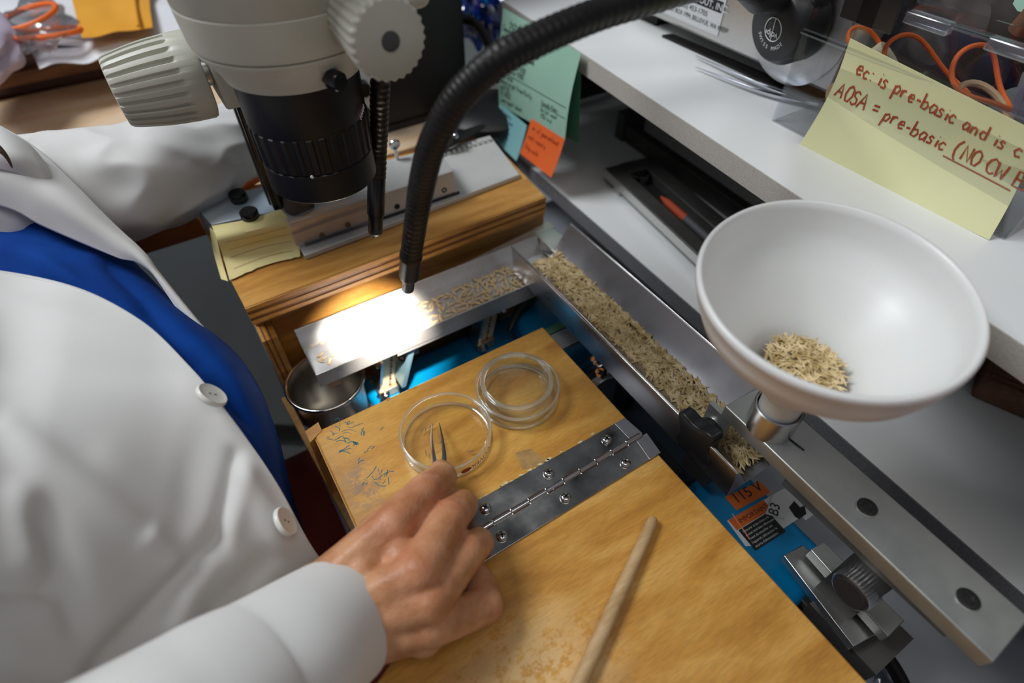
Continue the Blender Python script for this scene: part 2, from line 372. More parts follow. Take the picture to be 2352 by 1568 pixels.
# hand lettering: strokes on a 0..1 box mapped onto any surface f(x, y) -> point (x, y in metres on the sheet)
GL = {'A': '0,0 .3,1 .6,0|.12,.38 .5,.38', 'B': '0,0 0,1 .4,.95 .45,.7 .3,.52 0,.5 .4,.48 .5,.2 .35,0 0,0', 'C': '.5,.85 .3,1 .08,.8 0,.45 .12,.1 .35,0 .52,.15',
'D': '0,0 0,1 .35,.9 .5,.5 .35,.08 0,0', 'E': '.5,1 0,1 0,0 .5,0|0,.5 .4,.5', 'I': '.1,0 .1,1', 'N': '0,0 0,1 .45,0 .45,1', 'O': '.25,1 .05,.8 0,.4 .15,.03 .35,.03 .5,.4 .45,.8 .25,1',
'P': '0,0 0,1 .35,.95 .45,.7 .3,.48 0,.45', 'R': '0,0 0,1 .35,.95 .42,.72 .3,.5 0,.45 .45,0', 'S': '.5,.85 .28,1 .05,.85 .1,.6 .4,.45 .45,.15 .22,0 0,.15', 'T': '0,1 .6,1|.3,1 .3,0',
'W': '0,1 .12,0 .3,.6 .48,0 .6,1', 'Z': '0,1 .5,1 0,0 .5,0', 'M': '0,0 .05,1 .3,.3 .55,1 .6,0', 'X': '0,1 .5,0|.5,1 0,0', 'H': '0,0 0,1|.5,1 .5,0|0,.5 .5,.5', 'L': '0,1 0,0 .45,0',
'a': '.4,.5 .15,.55 0,.25 .12,0 .35,.12 .42,.5 .42,.05 .5,0', 'b': '0,1 0,0 .3,0 .42,.25 .3,.5 0,.4', 'c': '.4,.45 .18,.55 0,.28 .15,0 .4,.08', 'd': '.42,1 .42,0 .15,0 0,.25 .15,.52 .42,.42',
'e': '.02,.28 .4,.32 .3,.55 .1,.5 0,.25 .12,0 .4,.08', 'f': '.4,.95 .22,1 .15,.8 .15,0|0,.5 .35,.5', 'g': '.4,.5 .12,.55 0,.28 .15,.02 .4,.15|.4,.5 .4,-.3 .2,-.42 .02,-.3', 'i': '.08,.5 .08,0|.09,.75 .11,.78',
'l': '.08,1 .08,0', 'm': '0,.5 0,0|0,.35 .15,.52 .25,.4 .25,0|.25,.35 .42,.52 .52,.4 .52,0', 'n': '0,.5 0,0|0,.35 .2,.52 .35,.4 .36,0', 'o': '.2,.52 .02,.35 .05,.08 .25,0 .4,.2 .36,.45 .2,.52',
'p': '.02,.5 0,-.4|.02,.4 .25,.55 .4,.35 .28,.05 0,.05', 'r': '0,.5 .02,0|.02,.3 .15,.5 .32,.5', 's': '.36,.48 .15,.55 .05,.4 .3,.22 .28,.04 0,.02', 't': '.15,.9 .15,.08 .32,0|0,.6 .34,.6',
'u': '0,.5 .05,.08 .25,0 .38,.2|.4,.5 .4,0', 'v': '0,.5 .18,0 .38,.5', 'w': '0,.5 .12,0 .26,.35 .4,0 .5,.5', 'x': '0,.5 .35,0|.35,.5 0,0', 'y': '0,.5 .18,.05|.4,.5 .1,-.4', 'z': '0,.5 .35,.5 0,0 .35,0',
'h': '0,1 0,0|0,.35 .2,.52 .35,.4 .36,0', 'k': '0,1 0,0|.32,.5 0,.22 .35,0', '0': '.25,1 .03,.75 .03,.25 .25,0 .45,.25 .45,.75 .25,1', '1': '.1,1 .1,0', '2': '.02,.8 .2,1 .42,.8 .35,.5 0,0 .48,0', '5': '.42,1 .08,1 .05,.58 .35,.55 .42,.25 .25,0 0,.08',
'%': '.0,0 .6,1|.1,1 0,.8 .15,.7 .2,.9 .1,1|.5,.3 .4,.1 .55,0 .62,.2 .5,.3', '.': '.05,0 .08,.04', ':': '.08,.5 .1,.56|.08,.05 .1,.1', '=': '0,.55 .4,.6|.02,.28 .42,.33', '-': '0,.32 .28,.34', '/': '0,-.15 .35,1.05', '(': '.3,1.15 .08,.8 .02,.4 .12,-.05 .28,-.2', '_': ''}
ADV = {'i': .25, 'l': .25, '1': .3, '.': .22, ':': .3, ' ': .42, 'm': .7, 'w': .68, '-': .45, 'I': .3, 'W': .8, 'A': .75, 'M': .8, '%': .85}
def write(m, f, s, x, y, h, wd_, slope=0.0, jit=.03, eps=.0004):
    cx_ = x
    for ch in s:
        if ch in GL and GL[ch]:
            jy = rnd.uniform(-jit, jit) * h; js = 1 + rnd.uniform(-.08, .08)
            for st in GL[ch].split('|'):
                P = [tuple(float(q) for q in a.split(',')) for a in st.split()]
                P = [(cx_ + (a * js + b * .12) * h, y + jy + b * h * js + (cx_ - x) * slope) for a, b in P]
                stroke(m, f, P, wd_, eps)
        cx_ += ADV.get(ch, .58) * h
    return cx_
def stroke(m, f, P, w, eps=.0004):
    Q = []
    for a, b in zip(P, P[1:]):
        n_ = max(1, int(math.hypot(b[0] - a[0], b[1] - a[1]) / .006))
        Q += [(a[0] + (b[0] - a[0]) * i / n_, a[1] + (b[1] - a[1]) * i / n_) for i in range(n_)]
    Q.append(P[-1]); vs = []
    for i, q in enumerate(Q):
        a = Q[max(i - 1, 0)]; b = Q[min(i + 1, len(Q) - 1)]; dx, dy = b[0] - a[0], b[1] - a[1]; L = math.hypot(dx, dy) or 1
        nx, ny = -dy / L * w / 2, dx / L * w / 2
        for sg in (-1, 1): vs.append(f(q[0] + nx * sg, q[1] + ny * sg, eps))
    m.add(vs, [(2 * i, 2 * i + 1, 2 * i + 3, 2 * i + 2) for i in range(len(Q) - 1)])
def on_sheet(fn, w, h):
    """turn surface fn(u,v) (u across, v up) of size w x h into a metre mapping with a lift"""
    def g(x, y, e=0.0):
        u, v = x / w, y / h; p = V(fn(u, v)); a = V(fn(u + .01, v)) - p; b = V(fn(u, v + .01)) - p; nn = a.cross(b).normalized()
        return p + nn * e
    return g
def text(s, size, mtl, origin, right, up, parent, name='lettering', ext=.00008, align='LEFT', bold=0.0, mir=False, bend=None):
    cu = bpy.data.curves.new('t', 'FONT'); cu.body = s; cu.size = size; cu.align_x = align; cu.offset = bold; cu.resolution_u = 3
    t = bpy.data.objects.new('t', cu); COL.objects.link(t); dg = bpy.context.evaluated_depsgraph_get(); me0 = t.evaluated_get(dg).to_mesh()
    r = V(right).normalized(); u = V(up).normalized(); nn = r.cross(u); o = V(origin); mm_ = M()
    vs = [(bend(p.co.x, p.co.y) if bend else o + r * p.co.x + u * p.co.y + nn * ext) for p in me0.vertices]
    mm_.add(vs, [tuple(p.vertices) for p in me0.polygons])
    t.evaluated_get(dg).to_mesh_clear(); bpy.data.objects.remove(t); bpy.data.curves.remove(cu)
    return O(name, mm_, mtl, parent, fix=False)
def cross_screw(parent, c, ax, r=.0034, mtl='mirror_steel', name='screw', ang=.4):
    m = M().lathe(c, ax, [(r, 0), (r, r * .25), (r * .85, r * .5), (r * .5, r * .66), (0.0002, r * .7)], 20, cap0=False)
    s = O(name, m, mtl, parent, smooth=True, angle=60)
    u, w, a = frame(ax); q = M(); u2 = u * math.cos(ang) + w * math.sin(ang); w2 = a.cross(u2); c2 = V(c) + a * r * .66
    for p, d in ((u2, w2), (w2, u2)):
        L, t = r * .58, r * .13
        q.hexa([c2 - p * L - d * t, c2 + p * L - d * t, c2 + p * L + d * t, c2 - p * L + d * t], [c2 - p * L - d * t + a * r * .09, c2 + p * L - d * t + a * r * .09, c2 + p * L + d * t + a * r * .09, c2 - p * L + d * t + a * r * .09])
    O('cross_slot', q, 'label_black', s)
    return s

# ================================================================ THE SETTING
O('floor', M().box(-2.6, 2.6, -1.6, 3.6, -ZB - .05, -ZB), 'floor_lino', kind='structure')
O('wall_back', M().box(-2.6, 2.6, 3.6, 3.7, -ZB, 1.7), 'wall_paint', kind='structure')
O('wall_right', M().box(2.6, 2.7, -1.6, 3.7, -ZB, 1.7), 'wall_paint', kind='structure')

# ---- white bench that everything stands on
BZ = -.125
t = T('workbench', (.5, .1, -ZB), 'pale grey laminate bench under the wooden box and the blue machines', 'workbench')
O('bench_top', M().box(-.012, 1.05, -.55, .56, BZ - .022, BZ), 'bench_laminate', t, bevel=.002)
for x, y in ((.06, -.5), (.98, -.5), (.06, .5), (.98, .5)): O('leg', M().box(x - .022, x + .022, y - .022, y + .022, -ZB, BZ - .022), 'dark_metal', t)

# ---- white shelf unit on the right
def lin(p, q, t_): return (p[0] + (q[0] - p[0]) * t_, p[1] + (q[1] - p[1]) * t_)
l0 = W(1184, 353, -.03); l1 = W(2175, 1212, -.03)
LS = -.03; US = .12
t = T('shelf_unit', (.6, .2, BZ), 'white laminate shelf unit with dark interior right of the steel chute', 'shelf')
def slab_line(pa, pb, ya, yb, xb, z0, z1):
    f = lambda y: pa[0] + (pb[0] - pa[0]) * (y - pa[1]) / (pb[1] - pa[1])
    return M().hexa([(f(ya), ya, z0), (xb, ya, z0), (xb, yb, z0), (f(yb), yb, z0)], [(f(ya), ya, z1), (xb, ya, z1), (xb, yb, z1), (f(yb), yb, z1)]), f
mm, fl = slab_line(l0, l1, -.45, .66, .95, LS - .016, LS)
O('lower_shelf', mm, 'white_laminate', t)
e = .0012
O('lower_shelf_edge', M().hexa([(fl(-.45) - e, -.45, LS - .017), (fl(-.45), -.45, LS - .017), (fl(.66), .66, LS - .017), (fl(.66) - e, .66, LS - .017)],
  [(fl(-.45) - e, -.45, LS + .0002), (fl(-.45), -.45, LS + .0002), (fl(.66), .66, LS + .0002), (fl(.66) - e, .66, LS + .0002)]), 'dark_shelf_edge', t, label='speckled grey edging strip')
u0 = W(1337, 122, US); u1 = W(2352, 793, US)
mm, fu = slab_line(u0, u1, -.45, .625, .98, US - .017, US)
O('upper_shelf', mm, 'white_laminate', t)
O('upper_shelf_edge', M().hexa([(fu(-.45) - e, -.45, US - .0175), (fu(-.45), -.45, US - .0175), (fu(.625), .625, US - .0175), (fu(.625) - e, .625, US - .0175)],
  [(fu(-.45) - e, -.45, US + .0002), (fu(-.45), -.45, US + .0002), (fu(.625), .625, US + .0002), (fu(.625) - e, .625, US + .0002)]), 'shelf_edge', t, label='speckled beige edging strip')
O('back_panel', M().box(.955, .98, -.45, .66, BZ, US - .017), 'dark_interior', t)
O('support_panel', M().box(.45, .95, .63, .655, LS, US - .017), 'dark_interior', t)
O('support_panel', M().box(.40, .95, -.45, -.43, LS, US - .017), 'dark_interior', t)
O('plinth', M().box(.46, .94, -.44, .65, BZ, LS - .017), 'dark_interior', t)
O('rear_rail', M().box(.60, .615, -.2, .60, LS, US - .017), 'dark_interior', t, label='dark brown inner divider')

# ---- wooden table behind, with dark ledge
t = T('wooden_table', (.1, .8, -ZB), 'light varnished wooden table behind the microscope', 'table')
O('tabletop', M().box(-.55, .325, .585, .985, -.018, 0), 'table_wood', t, bevel=.001)
O('table_edge', M().box(-.55, .325, .580, .585, -.026, -.004), 'dark_wood', t)
for x in (-.45, .28):
    for y in (.62, .94): O('leg', M().box(x - .025, x + .025, y - .025, y + .025, -ZB, -.018), 'brown_wood', t)
O('brace', M().tube([(-.2, .66, -.35), (.14, .63, -.62)], .018, 10), 'dark_metal', t)
t = T('wooden_ledge', (.0, 1.2, -.02), 'dark brown wooden ledge carrying the white bag and orange envelope', 'ledge')
O('ledge_front', M().box(-.75, .35, .99, 1.015, -.25, .055), 'brown_wood', t, bevel=.002)
O('ledge_top', M().box(-.75, .35, 1.015, 1.9, .030, .055), 'brown_wood', t)
O('ledge_rail', M().box(-.70, .20, .978, .990, .015, .030), 'dark_wood', t)
O('ledge_foot', M().box(-.75, -.70, 1.2, 1.25, -ZB, .03), 'brown_wood', t); O('ledge_foot', M().box(.28, .33, 1.2, 1.25, -ZB, .03), 'brown_wood', t)

# ================================================================ WOODEN BOX BEHIND THE TRAY
t = T('wooden_box', (.14, .47, BZ), 'varnished plywood box with overhanging top behind the seed tray', 'box')
O('front_panel', M().box(.004, .286, .395, .407, BZ, .010), 'box_wood', t, bevel=.0006)
O('left_panel', M().box(-.008, .004, .393, .56, BZ, .012), 'box_wood', t)
O('right_panel', M().box(.276, .286, .407, .505, BZ, .012), 'box_wood', t)
O('box_lid', M().hexa([(-.009, .3785, .012), (.276, .381, .012), (.287, .508, .012), (-.016, .56, .012)], [(-.009, .3785, .030), (.276, .381, .030), (.287, .508, .030), (-.016, .56, .030)]), 'box_wood', t)
for k, (za, zb, pr, mt) in enumerate([(.0262, .0300, .0000, 'box_wood'), (.0225, .0262, .0010, 'dark_wood'), (.0190, .0225, .0003, 'box_wood'), (.0155, .0190, .0012, 'dark_wood'), (.012, .0155, .0002, 'box_wood')]):
    O('ply', M().hexa([(-.0092, .3770 + pr, za), (.2762, .3795 + pr, za), (.2762, .3815, za), (-.0092, .3790, za)], [(-.0092, .3770 + pr, zb), (.2762, .3795 + pr, zb), (.2762, .3815, zb), (-.0092, .3790, zb)]), mt, t)
O('corner_post', M().box(-.0085, .004, .372, .398, BZ, -.004), 'box_wood', t)
O('post_ply', M().box(-.0062, -.0048, .3716, .398, BZ, -.0037), 'dark_wood', t); O('post_ply', M().box(-.0018, -.0004, .3716, .398, BZ, -.0037), 'dark_wood', t)
O('side_rail', M().hexa([(-.0150, .371, BZ), (-.0095, .371, BZ), (.001, .15, BZ), (-.0035, .15, BZ)], [(-.0150, .371, -.075), (-.0095, .371, -.075), (.001, .15, -.075), (-.0035, .15, -.075)]), 'box_wood', t, label='low yellow side rail')
O('cleat', M().box(.006, .270, .388, .395, .002, .011), 'box_wood', t)

# ---- painted plate, channel block on the box
mount = t = T('steel_mount', (.1, .45, .03), 'blue-grey painted steel mounting block on the wooden box', 'mount')
O('base_plate', M().hexa([(.050, .410, .0302), (.272, .420, .0302), (.2865, .503, .0302), (.050, .520, .0302)], [(.050, .410, .035), (.272, .420, .035), (.2865, .503, .035), (.050, .520, .035)]), 'channel_paint', t, bevel=.0006)
ch = O('channel_block', M().hexa([(.048, .424, .035), (.201, .423, .035), (.207, .470, .035), (.048, .480, .035)], [(.048, .424, .060), (.201, .423, .060), (.207, .470, .060), (.048, .480, .060)]), 'channel_paint', t, bevel=.0008)
O('left_block', M().hexa([(-.006, .458, .035), (.0478, .448, .035), (.0478, .490, .035), (-.013, .497, .035)], [(-.006, .456, .060), (.0478, .446, .060), (.0478, .490, .060), (-.013, .497, .060)]), 'plate_paint', t, bevel=.0008)
for px, py in ((740, 541), (799, 516), (912, 474), (1020, 436)):
    c = aty(px, py, .4232); O('screw_hole', M().lathe(c, (0, -1, 0), [(.0026, -.001), (.0026, .0006), (.0016, .0008), (.0015, .0001)], 16), 'label_black', ch)
O('strip', M().box(.055, .205, .4215, .4228, .0352, .0375), 'label_black', t, label='black gasket line under the channel')
for k in range(10): O('tooth', M().box(.222 + k * .0062, .2255 + k * .0062, .490 + k * .0001, .496 + k * .0001, .035, .038), 'channel_paint', t)
for i, (px, py) in enumerate(((551, 452), (577, 494))):
    c = W(px, py + 8, .0605)
    k = O('thumb_knob', M().lathe(c, (0, 0, 1), [(.0068, 0), (.0072, .001), (.0072, .0072), (.0066, .008), (.0002, .0078)], 48, rf=lambda k, t: 1 + .02 * math.cos(28 * t)), 'black_gloss', mount, smooth=True)
t = T('paper_roll', (.02, .41, .03), 'aged yellow lined paper wrapped over the left end of the steel mount', 'paper')
rows = [[(487, 520), (570, 505), (646, 482)], [(497, 545), (585, 528), (664, 504)], [(512, 590), (600, 560), (684, 545)], [(528, 645), (610, 610), (690, 590)]]
zz = [.0615, .058, .040, .0310]
net = [[V(W(px, py, z)) for px, py in rw] for rw, z in zip(rows, zz)]
fnr = lambda u, v: catmull(net, v, u) + Vector((0, 0, .0004)) + (Vector((0, -.0025, 0)) * math.sin(v * math.pi)) + (Vector((0, .0012, 0)) * noise.noise((u * 14, 0, 3)) if v > .98 else Vector((0, 0, 0)))
O('paper_sheet', M().sheet(fnr, 40, 16, .0004), 'paper_aged', t, smooth=True)
m = M(); gg = on_sheet(lambda u, v: fnr(u, v), .05, .05)
for v in (.42, .56, .70, .85): stroke(m, gg, [(.006, .05 * v), (.022, .05 * v + .0003), (.043, .05 * v)], .00022, -.0010)
O('ruled_lines', m, 'ink_darkred', t, fix=False)
net2 = [[V(W(px, py, z)) for px, py in rw] for rw, z in zip([[(486, 521), (500, 534)], [(494, 575), (512, 590)], [(512, 640), (528, 645)]], (.0612, .04, .031))]
O('tape', M().sheet(lambda u, v: catmull(net2, v, u) + Vector((-.0012, 0, 0)), 4, 10, .0004), 'paper_aged', t)
film = [[V(aty(px, py, .4205)) for px, py in rw] for rw in ([(655, 505), (760, 462), (860, 432)], [(690, 585), (790, 545), (880, 510)])]
O('plastic_film', M().sheet(lambda u, v: catmull(film, v, u) + Vector((0, -.0025 * math.sin(v * 3.1), .0)), 20, 6, .0003), 'film_plastic', smooth=True, label='clear plastic film over the pinkish channel face beside the paper', cat='film')
c = W(912, 366, .0602)
t = T('thumb_screw', c, 'small upright silver thumb screw standing on the grey channel', 'screw')
O('shaft', M().lathe(c, (0, 0, 1), [(.0018, 0), (.0018, .011)], 14), 'mirror_steel', t, smooth=True)
O('head', M().lathe(V(c) + Vector((0, .0016, .015)), (0, 1, .35), [(.0048, -.0028), (.0056, -.002), (.0056, -.0004), (.0045, .0)], 24), 'mirror_steel', t, smooth=True)

# ================================================================ HINGED WORK BOARDS
BT = .016
t = T('hinged_board', (.095, .1, -BT), 'honey coloured plywood work board in two leaves joined by a steel hinge', 'board')
O('small_board', M().box(-.0020, .1940, .1385, .2620, -BT, 0), 'board_wood', t, bevel=.0012)
O('small_board_edge', M().box(-.0028, -.0020, .140, .2605, -BT + .0005, -.0008), 'plywood_edge', t)
O('big_board', M().prism([(-.0020, .1355, -BT), (.1936, .1355, -BT), (.1936, -.30, -BT), (-.045, -.30, -BT), (-.045, .085, -BT), (-.0020, .105, -BT)][::-1], (0, 0, BT)), 'big_board_wood', t, bevel=.0012)
hz = .0011
up_leaf = M().prism([(.004, .1376, .0001), (.1945, .1376, .0001), (.1925, .1545, .0001), (.004, .1556, .0001)], (0, 0, hz))
lo_leaf = M().prism([(.004, .1186, .0001), (.1948, .1190, .0001), (.1975, .1364, .0001), (.004, .1364, .0001)], (0, 0, hz))
ul = O('hinge_leaf', up_leaf, 'hinge_steel', t, bevel=.0003); ll = O('hinge_leaf', lo_leaf, 'hinge_steel', t, bevel=.0003)
O('hinge_end_strip', M().prism([(.1840, .1378, hz), (.1945, .1378, hz), (.1925, .1540, hz), (.1832, .1545, hz)], (0, 0, .0002)), 'chute_steel', ul)
O('hinge_end_strip', M().prism([(.1850, .1190, hz), (.1948, .1192, hz), (.1972, .1362, hz), (.1872, .1362, hz)], (0, 0, .0002)), 'chute_steel', ll)
x = .004; k = 0
while x < .190:
    x2 = min(x + .0135, .1955)
    yo = .1380 if k % 2 else .1362
    O('knuckle', M().lathe((x + .0003, .1370, .0012), (1, 0, 0), [(.0019, 0), (.0019, x2 - x - .0006)], 14), 'mirror_steel', t, smooth=True)
    s = 1 if k % 2 else -1
    O('knuckle_slot', M().box(x + .0004, x2 - .0004, min(.1370 + s * .0016, .1370 + s * .0024), max(.1370 + s * .0016, .1370 + s * .0024), hz, hz + .0003), 'brown_wood', t)
    x = x2; k += 1
for i, (px, py) in enumerate([(1393, 1010), (1260, 1087), (1115, 1168)]): cross_screw(ul, W(px, py, .0013), (0, 0, 1), .0038, ang=.3 + i)
for i, (px, py) in enumerate([(1436, 1063), (1299, 1143), (1153, 1231), (1010, 1312)]): cross_screw(ll, W(px, py, .0013), (0, 0, 1), .0038, ang=.8 + i)
# glue crumbs along the hinge
m = M()
for k in range(26):
    x = rnd.uniform(.05, .17); r_ = rnd.uniform(.0008, .0022); y = .1552 + rnd.uniform(.0, .0012)
    m.prism([(x + r_ * math.cos(a) * rnd.uniform(.8, 1.6), y + r_ * .5 * math.sin(a), .0001) for a in (0, 1.2, 2.4, 3.6, 5)], (0, 0, .0003))
O('glue_flake', m, 'cream_fibre', t, kind='stuff', label='pale crumbs of old glue along the hinge')
O('support_post', M().hexa([(-.0095, .255, -.09), (.004, .255, -.09), (.004, .2685, -.09), (-.0095, .2685, -.09)], [(-.0065, .255, .0005), (.004, .2605, .0005), (.004, .2685, .0005), (-.0065, .266, .0005)]), 'box_wood', t, label='orange wooden post at the board corner')
O('board_frame', M().box(-.0015, .008, -.28, .254, BZ, -BT - .0002), 'dark_wood', t)
O('board_frame', M().box(.120, .130, -.28, .20, BZ, -BT - .0002), 'dark_wood', t)
# blue-green ink squiggles soaked into the board
m = M(); fb_ = lambda x, y, e_=0: (x, y, .00012 + e_ * .1)
for (px, py, n__, ln) in ((790, 985, 5, .0022), (770, 1012, 3, .0014), (800, 1015, 4, .0016), (835, 1000, 3, .0014), (818, 1020, 8, .0008), (765, 1000, 3, .0010), (780, 1035, 3, .0018), (845, 1035, 3, .0016), (800, 975, 4, .0010), (872, 1100, 6, .0016), (888, 1108, 3, .0018), (835, 1112, 2, .0010), (852, 1096, 1, .0035), (825, 1060, 2, .0012), (880, 985, 1, .0014)):
    p = W(px, py, 0)
    for q_ in range(n__):
        x, y = p[0] + rnd.gauss(0, ln * .9), p[1] + rnd.gauss(0, ln * .9); a_ = rnd.gauss(.9, .5); P = [(x, y)]
        for k in range(rnd.randint(2, 5)): a_ += rnd.gauss(0, .5); P.append((P[-1][0] + ln * math.cos(a_), P[-1][1] + ln * math.sin(a_)))
        stroke(m, fb_, P, rnd.uniform(.00025, .0006))
O('ink_stain', m, 'ink_teal', t, fix=False, label='blue-green ink squiggles')
for px4, nm_ in ((((1183, 1040), (1218, 1030), (1252, 1056), (1238, 1070), (1200, 1078)), 'glue_mark'), (((885, 918), (893, 912), (899, 915), (890, 922)), 'dark_chip'), (((750, 1002), (756, 1001), (757, 1008), (751, 1009)), 'dark_chip')):
    O(nm_, M().prism([(*W(a_, b_, 0)[:2], .00005) for a_, b_ in px4], (0, 0, .00006)), 'glue_tint', t)
# ---- dowel
a = V(W(1499, 1196, .0040)); b = V(W(1299, 1640, .0048)); d = (b - a).normalized(); L = (b - a).length
t = O('wooden_dowel', M().lathe(a, d, [(.0006, -.0028), (.0022, -.0022), (.0031, -.0008), (.0034, .003), (.0040, L * .4), (.0044, L)], 20), 'dowel_wood', smooth=True, label='slim round wooden stick lying on the big board', cat='stick')

# ================================================================ GLASS DISHES
def dish(c, r, h, label, wall=.0016, base_z=.0003, name='petri_dish'):
    t = T(name, (c[0], c[1], base_z), label, 'dish')
    x, y = c[0], c[1]; z = base_z
    O('dish_wall', M().lathe((x, y, z), (0, 0, 1), [(r - .002, 0), (r - .0004, .0008), (r, .0022), (r, h - .0008)], 96, cap0=True, cap1=False), 'dish_glass', t, smooth=True)
    O('dish_inner_wall', M().lathe((x, y, z), (0, 0, 1), [(r - wall - .003, .0014), (r - wall - .0006, .002), (r - wall, .004), (r - wall, h - .0008)], 96, cap0=False, cap1=False), 'dish_glass', t, smooth=True)
    O('rim', M().ring((x, y, z + h - .0008), (0, 0, 1), r - wall / 2, wall / 2 * 1.25, 96, 10), 'rim_glass', t, smooth=True)
    O('base_ring', M().ring((x, y, z + .0012), (0, 0, 1), r - .0012, .0008, 96, 8), 'rim_glass', t, smooth=True)
    return t
c1 = W(1023, 985, .0135); r1 = .0315
dd1 = dish(c1, r1, .0135, 'clear glass petri dish with red lettering under the tweezers')
c2 = W(1189, 883, .0135); dd2 = dish(c2, .0308, .0135, 'outer clear glass dish holding a smaller dish')
c3 = W(1187, 873, .0175); dd3 = dish(c3, .0262, .016, 'smaller glass dish nested inside the outer dish', wall=.0028, base_z=.0022)
def cyl_bend(c, r, a0, z0, sgn=1, rr=.0001):
    return lambda x, y: (c[0] + (r + rr) * math.cos(a0 + sgn * x / r), c[1] + (r + rr) * math.sin(a0 + sgn * x / r), z0 + y)
pa = W(1110, 1025, .006) - c1; a1 = math.atan2(pa[1], pa[0])
text('COVER', .0060, 'ink_red', c1, (1, 0, 0), (0, 0, 1), dd1, bend=cyl_bend(c1, r1, a1 - .50, .0095, 1).__call__ if False else (lambda x, y: (c1[0] + (r1 + .0002) * math.cos(a1 - x / r1 + .02), c1[1] + (r1 + .0002) * math.sin(a1 - x / r1 + .02), .0088 - y)))
pb = W(1062, 1064, .006) - c1; a2 = math.atan2(pb[1], pb[0])
hexp = [(-.0042, 0), (-.0022, .0022), (.0022, .0022), (.0042, 0), (.0022, -.0022), (-.0022, -.0022)]
O('red_mark', M().add([(c1[0] + (r1 + .0002) * math.cos(a2 + x / r1), c1[1] + (r1 + .0002) * math.sin(a2 + x / r1), .0065 + y) for x, y in hexp], [tuple(range(6))]), 'ink_red', dd1, fix=False, label='red hexagon mark')
pc = W(1150, 838, .014) - c3; a3 = math.atan2(pc[1], pc[0])
text('PYREX  USA', .0032, 'etch_white', c3, (1, 0, 0), (0, 0, 1), dd3, bend=lambda x, y: (c3[0] + .0263 * math.cos(a3 - .3 + x / .026), c3[1] + .0263 * math.sin(a3 - .3 + x / .026), .0145 - y))
pd = W(1240, 960, .008) - c2; a4 = math.atan2(pd[1], pd[0])
text('COVER', .0038, 'etch_white', c2, (1, 0, 0), (0, 0, 1), dd2, bend=lambda x, y: (c2[0] + .0309 * math.cos(a4 + .5 - x / .0308), c2[1] + .0309 * math.sin(a4 + .5 - x / .0308), .0080 - y))

# ================================================================ SEEDS
def seed_mesh(L=1.0, w=.13, tilt=0, n=7, k=6):
    m = M(); P = []; Rr = []
    for i in range(n):
        t_ = i / (n - 1); P.append(((t_ - .5) * L, 0, 0)); Rr.append(max(w * .08, w * math.sin(math.pi * min(max(t_, 0.02), .985) ** .85) ** .95))
    m.tube(P, Rr, k, ell=.72)
    return m
def seed_obj(name, mtl, L, w):
    m = seed_mesh(L, w * L); me = bpy.data.meshes.new(name); me.from_pydata(m.v, [], m.f)
    for p in me.polygons: p.use_smooth = True
    me.materials.append(MAT[mtl]); return me
SM = [seed_obj('grass_seed', 'seed_pale', L, w) for L, w in ((.0098, .150), (.0088, .165), (.0106, .135), (.0082, .175))]
FZ = -.0196   # tray floor
first = True
placed = []
def put_seed(x, y, z, rz, ry=0.0, grp='pale grass seeds spread along the tray floor', lab='tan grass seed lying among others on the right part of the tray', sc=1.0, me=None, rx=0.0):
    o = bpy.data.objects.new('grass_seed', me or rnd.choice(SM)); link(o, None, lab, 'seed', grp)
    o.location = (x, y, z + ZB); o.rotation_euler = (rx, ry, rz); o.scale = (sc, sc, sc); return o
# tray seeds
tray_px = []
def in_tray(p): return .3255 < p[1] < .3605
k = 0; tries = 0
while k < 150 and tries < 9000:
    tries += 1
    px = rnd.triangular(925, 1225, 1185) if rnd.random() < .8 else rnd.uniform(925, 1225)
    # centre line of the tray floor in x from the px; y random, denser near the front
    base = W(px, 0, FZ) if False else None
    x = None
    x0 = .095 + (px - 925) / 300 * .130
    y = .327 + .033 * rnd.random() ** 1.1
    dens = min(1, .25 + (x0 - .095) / .07)
    if x0 < .125 and y > .350: continue
    if rnd.random() > dens: continue
    if any((x0 - a) ** 2 + (y - b) ** 2 < .0034 ** 2 for a, b in placed): continue
    placed.append((x0, y)); zn = 0 if x0 < .125 else 1 if x0 < .175 else 2
    put_seed(x0, y, FZ + .0009 + rnd.random() * .0012 * (x0 > .14), rnd.gauss(.75, 1.05), rnd.uniform(-.10, .10), sc=rnd.uniform(.85, 1.1),
             grp=('seeds at the edge of the lit patch', 'seeds in the middle of the tray', 'seeds at the chute end of the tray')[zn],
             lab=('pale brightly lit seed at the edge of the glare on the tray', 'tan seed in the loose middle stretch of the tray', 'straw coloured seed in the crowded tray end beside the chute')[zn]); k += 1
SL = ['leftmost stray seed by the open tray end', 'second stray seed from the tray end, above the group of four', 'seed lying right of a crossed pair near the tray corner', 'upright slanted seed nearest the tray corner', 'flat seed nearest the front edge of the open tray end', 'slanted stray seed between the corner group and the glare', 'horizontal stray seed just left of the glare', 'seed end-on beside the flat one near the front corner', 'stray seed at the far wall left of the glare', 'upright stray seed against the far wall by the glare', 'thin upright seed at the left edge of the glare', 'thin upright seed half lost in the glare', 'horizontal seed at the top of the corner group', 'seed in the glare near the front edge', 'far stray seed half whitened by the glare']
for si, (px, py, ang) in enumerate(((716, 792, .1), (740, 786, -.35), (742, 823, -.25), (736, 829, -1.3), (756, 832, .3), (772, 815, -.6), (785, 803, -.4), (757, 826, .2), (785, 760, .3), (790, 745, 1.2), (806, 800, 1.3), (812, 780, .9), (735, 815, -.1), (818, 812, .4), (797, 752, .1))):
    p = W(px, py, FZ + .0009); put_seed(p[0], p[1], p[2], ang + .4, 0, 'stray seeds near the open tray end', SL[si], rnd.uniform(.75, .9))
